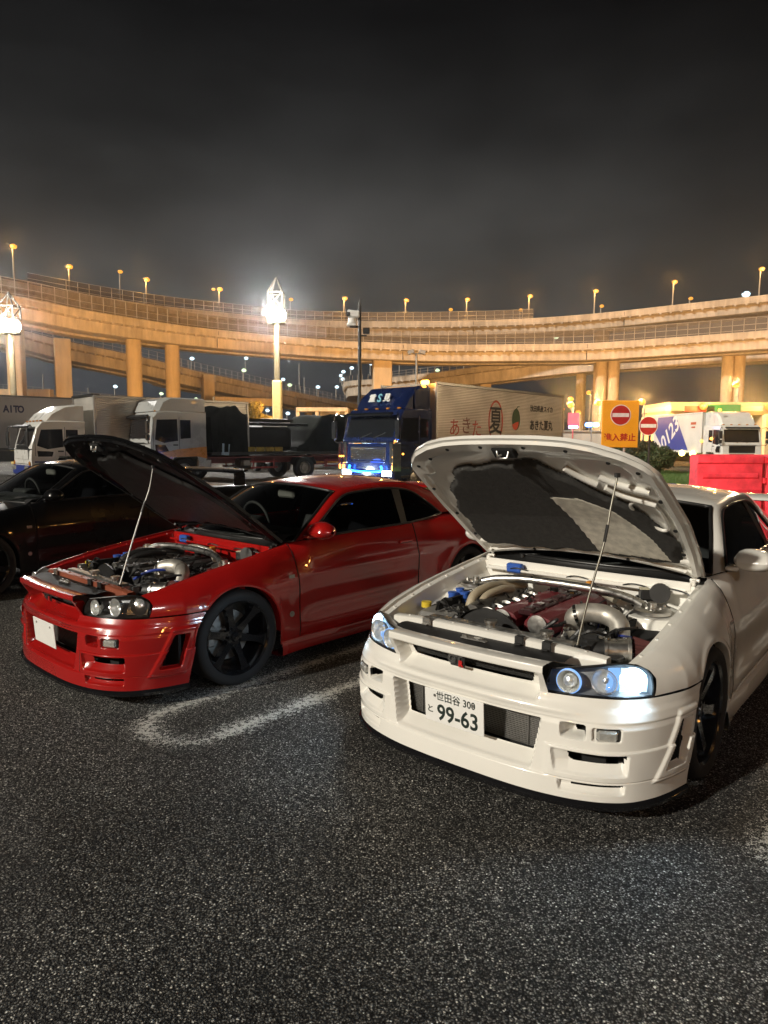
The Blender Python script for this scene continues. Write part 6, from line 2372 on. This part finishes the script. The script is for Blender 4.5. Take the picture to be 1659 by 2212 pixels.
# grass
gpts = [at(1415, 1012, 1), at(1500, 1010, 1)]
b = MB()
isl = [(8.6, 19.5), (12.4, 16.3), (15.6, 20), (17.5, 30), (14.5, 38), (10.5, 38), (9.2, 28)]
b.prism([(x, y, 0.0) for x, y in isl], (0, 0, .10))
o = b.build('traffic_island', mat('island_soil', (.03, .045, .018), .95, bump=.6, bscale=20))
tag(o, kind='structure')
b = MB()
def inside(x, y):
    c_ = False
    n_ = len(isl)
    for i in range(n_):
        (x0, y0), (x1, y1) = isl[i], isl[(i + 1) % n_]
        if (y0 > y) != (y1 > y) and x < (x1 - x0) * (y - y0) / (y1 - y0) + x0:
            c_ = not c_
    return c_
cnt = 0
while cnt < 26000:
    x, y = rnd.uniform(8.4, 17.6), rnd.uniform(16, 38.5)
    if not inside(x, y): continue
    h = rnd.uniform(.06, .17); a = rnd.uniform(0, PI); w_ = .012
    dx, dy = math.cos(a) * w_, math.sin(a) * w_
    lx, ly = rnd.uniform(-.05, .05), rnd.uniform(-.05, .05)
    b.add([(x - dx, y - dy, .098), (x + dx, y + dy, .098), (x + lx, y + ly, .098 + h)], [(0, 1, 2)])
    cnt += 1
o = b.build('grass', mat('grass_blade', (.05, .11, .022), .6, var=.4, vscale=3), None, 180)
tag(o, 'short green grass on the traffic island', 'grass', kind='stuff')
# little planter hedge behind the red car's tail
p = at(955, 1043, 17)
root = empty('low_plant', (p.x, p.y, 0), 0, 'bright green low plant behind the tail of the red car', 'plant')
b = MB(); leaf_cloud(b, (0, 0, .42), .38, 900, .06, rnd, .8); b.build('foliage', mat('bright_leaf', (.07, .14, .03), .55, var=.4), root, 180)
b = MB(); b.box((0, 0, .12), (1.0, .6, .24), b=.03); b.build('planter', CONC2, root)

# striped delineator post
p = ground(1378, 1004)
p = at(1378, 985, 30)
root = empty('delineator_post', (p.x, p.y, 0), R(0), 'yellow delineator post in front of the dark shrubs', 'post')
b = MB(); b.cyl((0, 0, 0), (0, 0, .95), .045, .035, n=12); b.build('post', mat('delineator_yellow', (.55, .42, .05), .5), root, 50)
b = MB()
for z in (.3, .55, .8): b.cyl((0, 0, z), (0, 0, z + .10), .047, n=12)
b.build('reflective_bands', SIGNW, root)

# access road: low wall, guard rail, lit boards
y = 46
a_, c_ = at(1196, 930, y), at(1420, 950, 40)
root = empty('guard_rail', (a_.x, a_.y, 0), 0, 'long pale guard rail along the access road behind the yellow board', 'guard rail')
L_ = Vector((c_.x - a_.x, c_.y - a_.y, 0)); an = math.atan2(L_.y, L_.x)
n_ = 9
for i in range(n_):
    q = MB(); pp = L_ * (i / (n_ - 1)); q.box((pp.x, pp.y, .5), (.10, .10, 1.0)); q.build('post', RAILM, root)
for z in (.55, .85):
    q = MB(); q.box((L_.x / 2, L_.y / 2 - .08, z), (L_.length, .05, .20), rot=Matrix.Rotation(an, 3, 'Z'), b=.015); q.build('rail', mat('pale_rail', (.60, .56, .50), .4, metal=.3), root)
y = 56
a_, c_ = at(1186, 930, y), at(1300, 924, y)
root = empty('roadside_wall', ((a_.x + c_.x) / 2, y, 0), 0, 'low pale wall below the coloured light bars', 'wall')
b = MB(); b.box((0, 0, 1.25), (c_.x - a_.x, .4, 2.5), b=.03); b.build('wall_panel', concrete_material('pale_wall', (.52, .48, .42)), root)
b = MB(); b.box((0, -.1, 2.55), (c_.x - a_.x + .2, .6, .12), b=.02); b.build('wall_coping', CONC2, root)
y = 52
p = at(1239, 905, y); k = y / FPX
root = empty('pink_board', (p.x, y, 0), 0, 'glowing pink-red board on a post right of the silver trailer', 'sign')
b = MB(); b.box((0, 0, p.z), (24 * k, .08, 26 * k), b=.02); b.build('board', emitter('pink_lit_board', (1.0, .10, .16), 1.4), root)
b = MB(); b.cyl((0, .1, 0), (0, .1, p.z), .06, n=10); b.build('post', mat('pink_post', (.6, .12, .12), .5), root)
b = MB(); b.box((-1 * k, -.1, at(0, 917.5, y).z), (20 * k, .15, 6 * k), b=.05); b.build('light_bar', emitter('violet_light_bar', (.55, .40, 1.0), 9.0), root)
p = at(1279, 917.5, 48); k = 48 / FPX
root = empty('light_bar', (p.x, 48, 0), 0, 'blue and green light bar on a post left of the yellow board', 'light')
b = MB(); b.box((-7 * k, 0, p.z), (16 * k, .3, 9 * k), b=.10); b.build('blue_light', emitter('blue_light', (.12, .30, 1.0), 14.0), root, 60)
b = MB(); b.box((8 * k, 0, p.z), (14 * k, .3, 9 * k), b=.10); b.build('green_light', emitter('green_light', (.10, 1.0, .35), 9.0), root, 60)
b = MB(); b.cyl((0, .1, 0), (0, .1, p.z), .05, n=10); b.build('post', POLE, root)
p = at(1294, 948, 44)
root = empty('parked_car', (p.x, p.y, 0), R(-100), 'small pale car half hidden behind the left edge of the yellow board', 'car')
b = MB()
prof = [(0, .3), (.05, .62), (-.9, .85), (-1.5, 1.38), (-2.8, 1.40), (-3.6, .95), (-3.9, .9), (-3.9, .35)]
P = np.array([[(x, yy * (1 if z < .9 else .82), z) for x, z in prof] for yy in (-.82, -.76, .76, .82)])
P = np.concatenate([P, P[:, :1]], 1); b.grid(P); b.add(P[0, :-1].tolist(), [tuple(range(8))]).add(P[-1, :-1].tolist(), [tuple(range(7, -1, -1))])
b.build('body', TWHITE, root, 30, fix=True)
b = MB(); b.prism([(-1.02, -.62, .93), (-1.02, .62, .93), (-1.50, .58, 1.34), (-1.50, -.58, 1.34)], (.03, 0, .03)); b.build('windscreen', TGLASS, root, fix=True)
for x in (-.75, -3.2):
    for s in (1, -1): truck_wheel(root, x, s * .70, s, .31)
# lit canopy behind the removal truck
y = 62
a_, c_ = at(1412, 872, y), at(1634, 872, y)
root = empty('toll_canopy', ((a_.x + c_.x) / 2, y, 0), 0, 'wide yellow-lit canopy framing the white removal truck', 'canopy')
w_, h_ = c_.x - a_.x, a_.z
b = MB(); b.box((0, 0, h_ - .55), (w_, 6, 1.1), b=.35)
for s in (1, -1): b.box((s * (w_ / 2 - .45), 0, h_ / 2 - .5), (.9, 6, h_ - 1.0), b=.2)
b.build('canopy_frame', mat('canopy_cream', (.66, .52, .30), .5), root)
b = MB(); b.box((w_ * .02, -3.02, h_ - .55), (3.0, .06, .7), b=.02); b.build('green_sign', mat('canopy_green_sign', (.03, .22, .08), .4), root)
b = MB(); b.box((-w_ * .2, -3.02, h_ - .6), (2.6, .06, .5), b=.02); b.build('red_sign', REDINK, root)
b = MB(); b.box((0, 2.9, (h_ - 1) / 2), (w_ - 1.8, .15, h_ - 1)); b.build('back_wall', concrete_material('dark_wall', (.16, .15, .14)), root)
for s in (-.18, .42):
    b = MB(); b.blob((s * w_, -3.3, h_ - .4), .32, 2); b.build('canopy_lamp', SODIUM, root, 60)
    ld = bpy.data.lights.new('canopy_light', 'POINT'); ld.energy, ld.color, ld.shadow_soft_size = 700, (1, .52, .14), .3
    lo = bpy.data.objects.new('canopy_light', ld); col.objects.link(lo); lo.parent = root; lo.location = (s * w_, -4.4, h_ - .2)
# trees beyond the trucks
def far_tree(u, v, y, r, label):
    p = at(u, v, y)
    root = empty('tree', (p.x, p.y, 0), 0, label, 'tree')
    b = MB(); b.tube([(0, 0, 0), (.1, 0, p.z * .55), (.0, 0, p.z)], [.20, .14, .05], 8)
    for k_ in range(5):
        a = k_ * 1.26
        b.tube([(0, 0, p.z * .5), (r * .5 * math.cos(a), r * .5 * math.sin(a), p.z * .9)], [.08, .03], 6)
    b.build('trunk', STEM, root)
    b = MB()
    for k_ in range(9):
        a, q = rnd.uniform(0, 6.28), rnd.uniform(.1, .75) * r
        leaf_cloud(b, (q * math.cos(a), q * math.sin(a) * .8, p.z + rnd.uniform(-.35, .4) * r), r * .42, 300, .16, rnd, .7)
    b.build('crown', mat('autumn_leaf', (.10, .085, .02), .6, var=.5, vscale=2), root, 180)
far_tree(548, 893, 88, 2.6, 'small tree with yellow-green crown beyond the dark machine load')
far_tree(1640, 905, 75, 2.2, 'orange-lit small tree at the right edge beyond the removal truck')
# dark rise behind everything on the right
b = MB()
n_ = 30
P = np.zeros((n_, 5, 3))
for i, u in enumerate(np.linspace(-500, 2300, n_)):
    q = at(u, 925 - 14 * math.sin(i * .8) - (35 if u > 1600 else 0), 420)
    for j, (dy, kz) in enumerate(((-30, -.1), (-12, .6), (0, 1), (30, .9), (80, -.1))):
        P[i, j] = (q.x, 420 + dy, q.z * kz)
b.grid(P)
o = b.build('far_hills', mat('night_hill', (.02, .022, .024), .95), None, 60, fix=True)
tag(o, kind='structure')

# ------------------------------------------------------------------ misty night air
b = MB()
b.box((0, 265, 24), (1040, 690, 50))
hz = bpy.data.materials.new('night_haze')
hz.use_nodes = True
hz.node_tree.nodes.clear()
ho = hz.node_tree.nodes.new('ShaderNodeOutputMaterial')
hv = hz.node_tree.nodes.new('ShaderNodeVolumePrincipled')
hv.inputs['Color'].default_value = (.85, .88, .92, 1)
hv.inputs['Density'].default_value = .00055
hv.inputs['Anisotropy'].default_value = .94
hz.node_tree.links.new(hv.outputs[0], ho.inputs['Volume'])
o = b.build('haze', hz)
tag(o, kind='stuff')
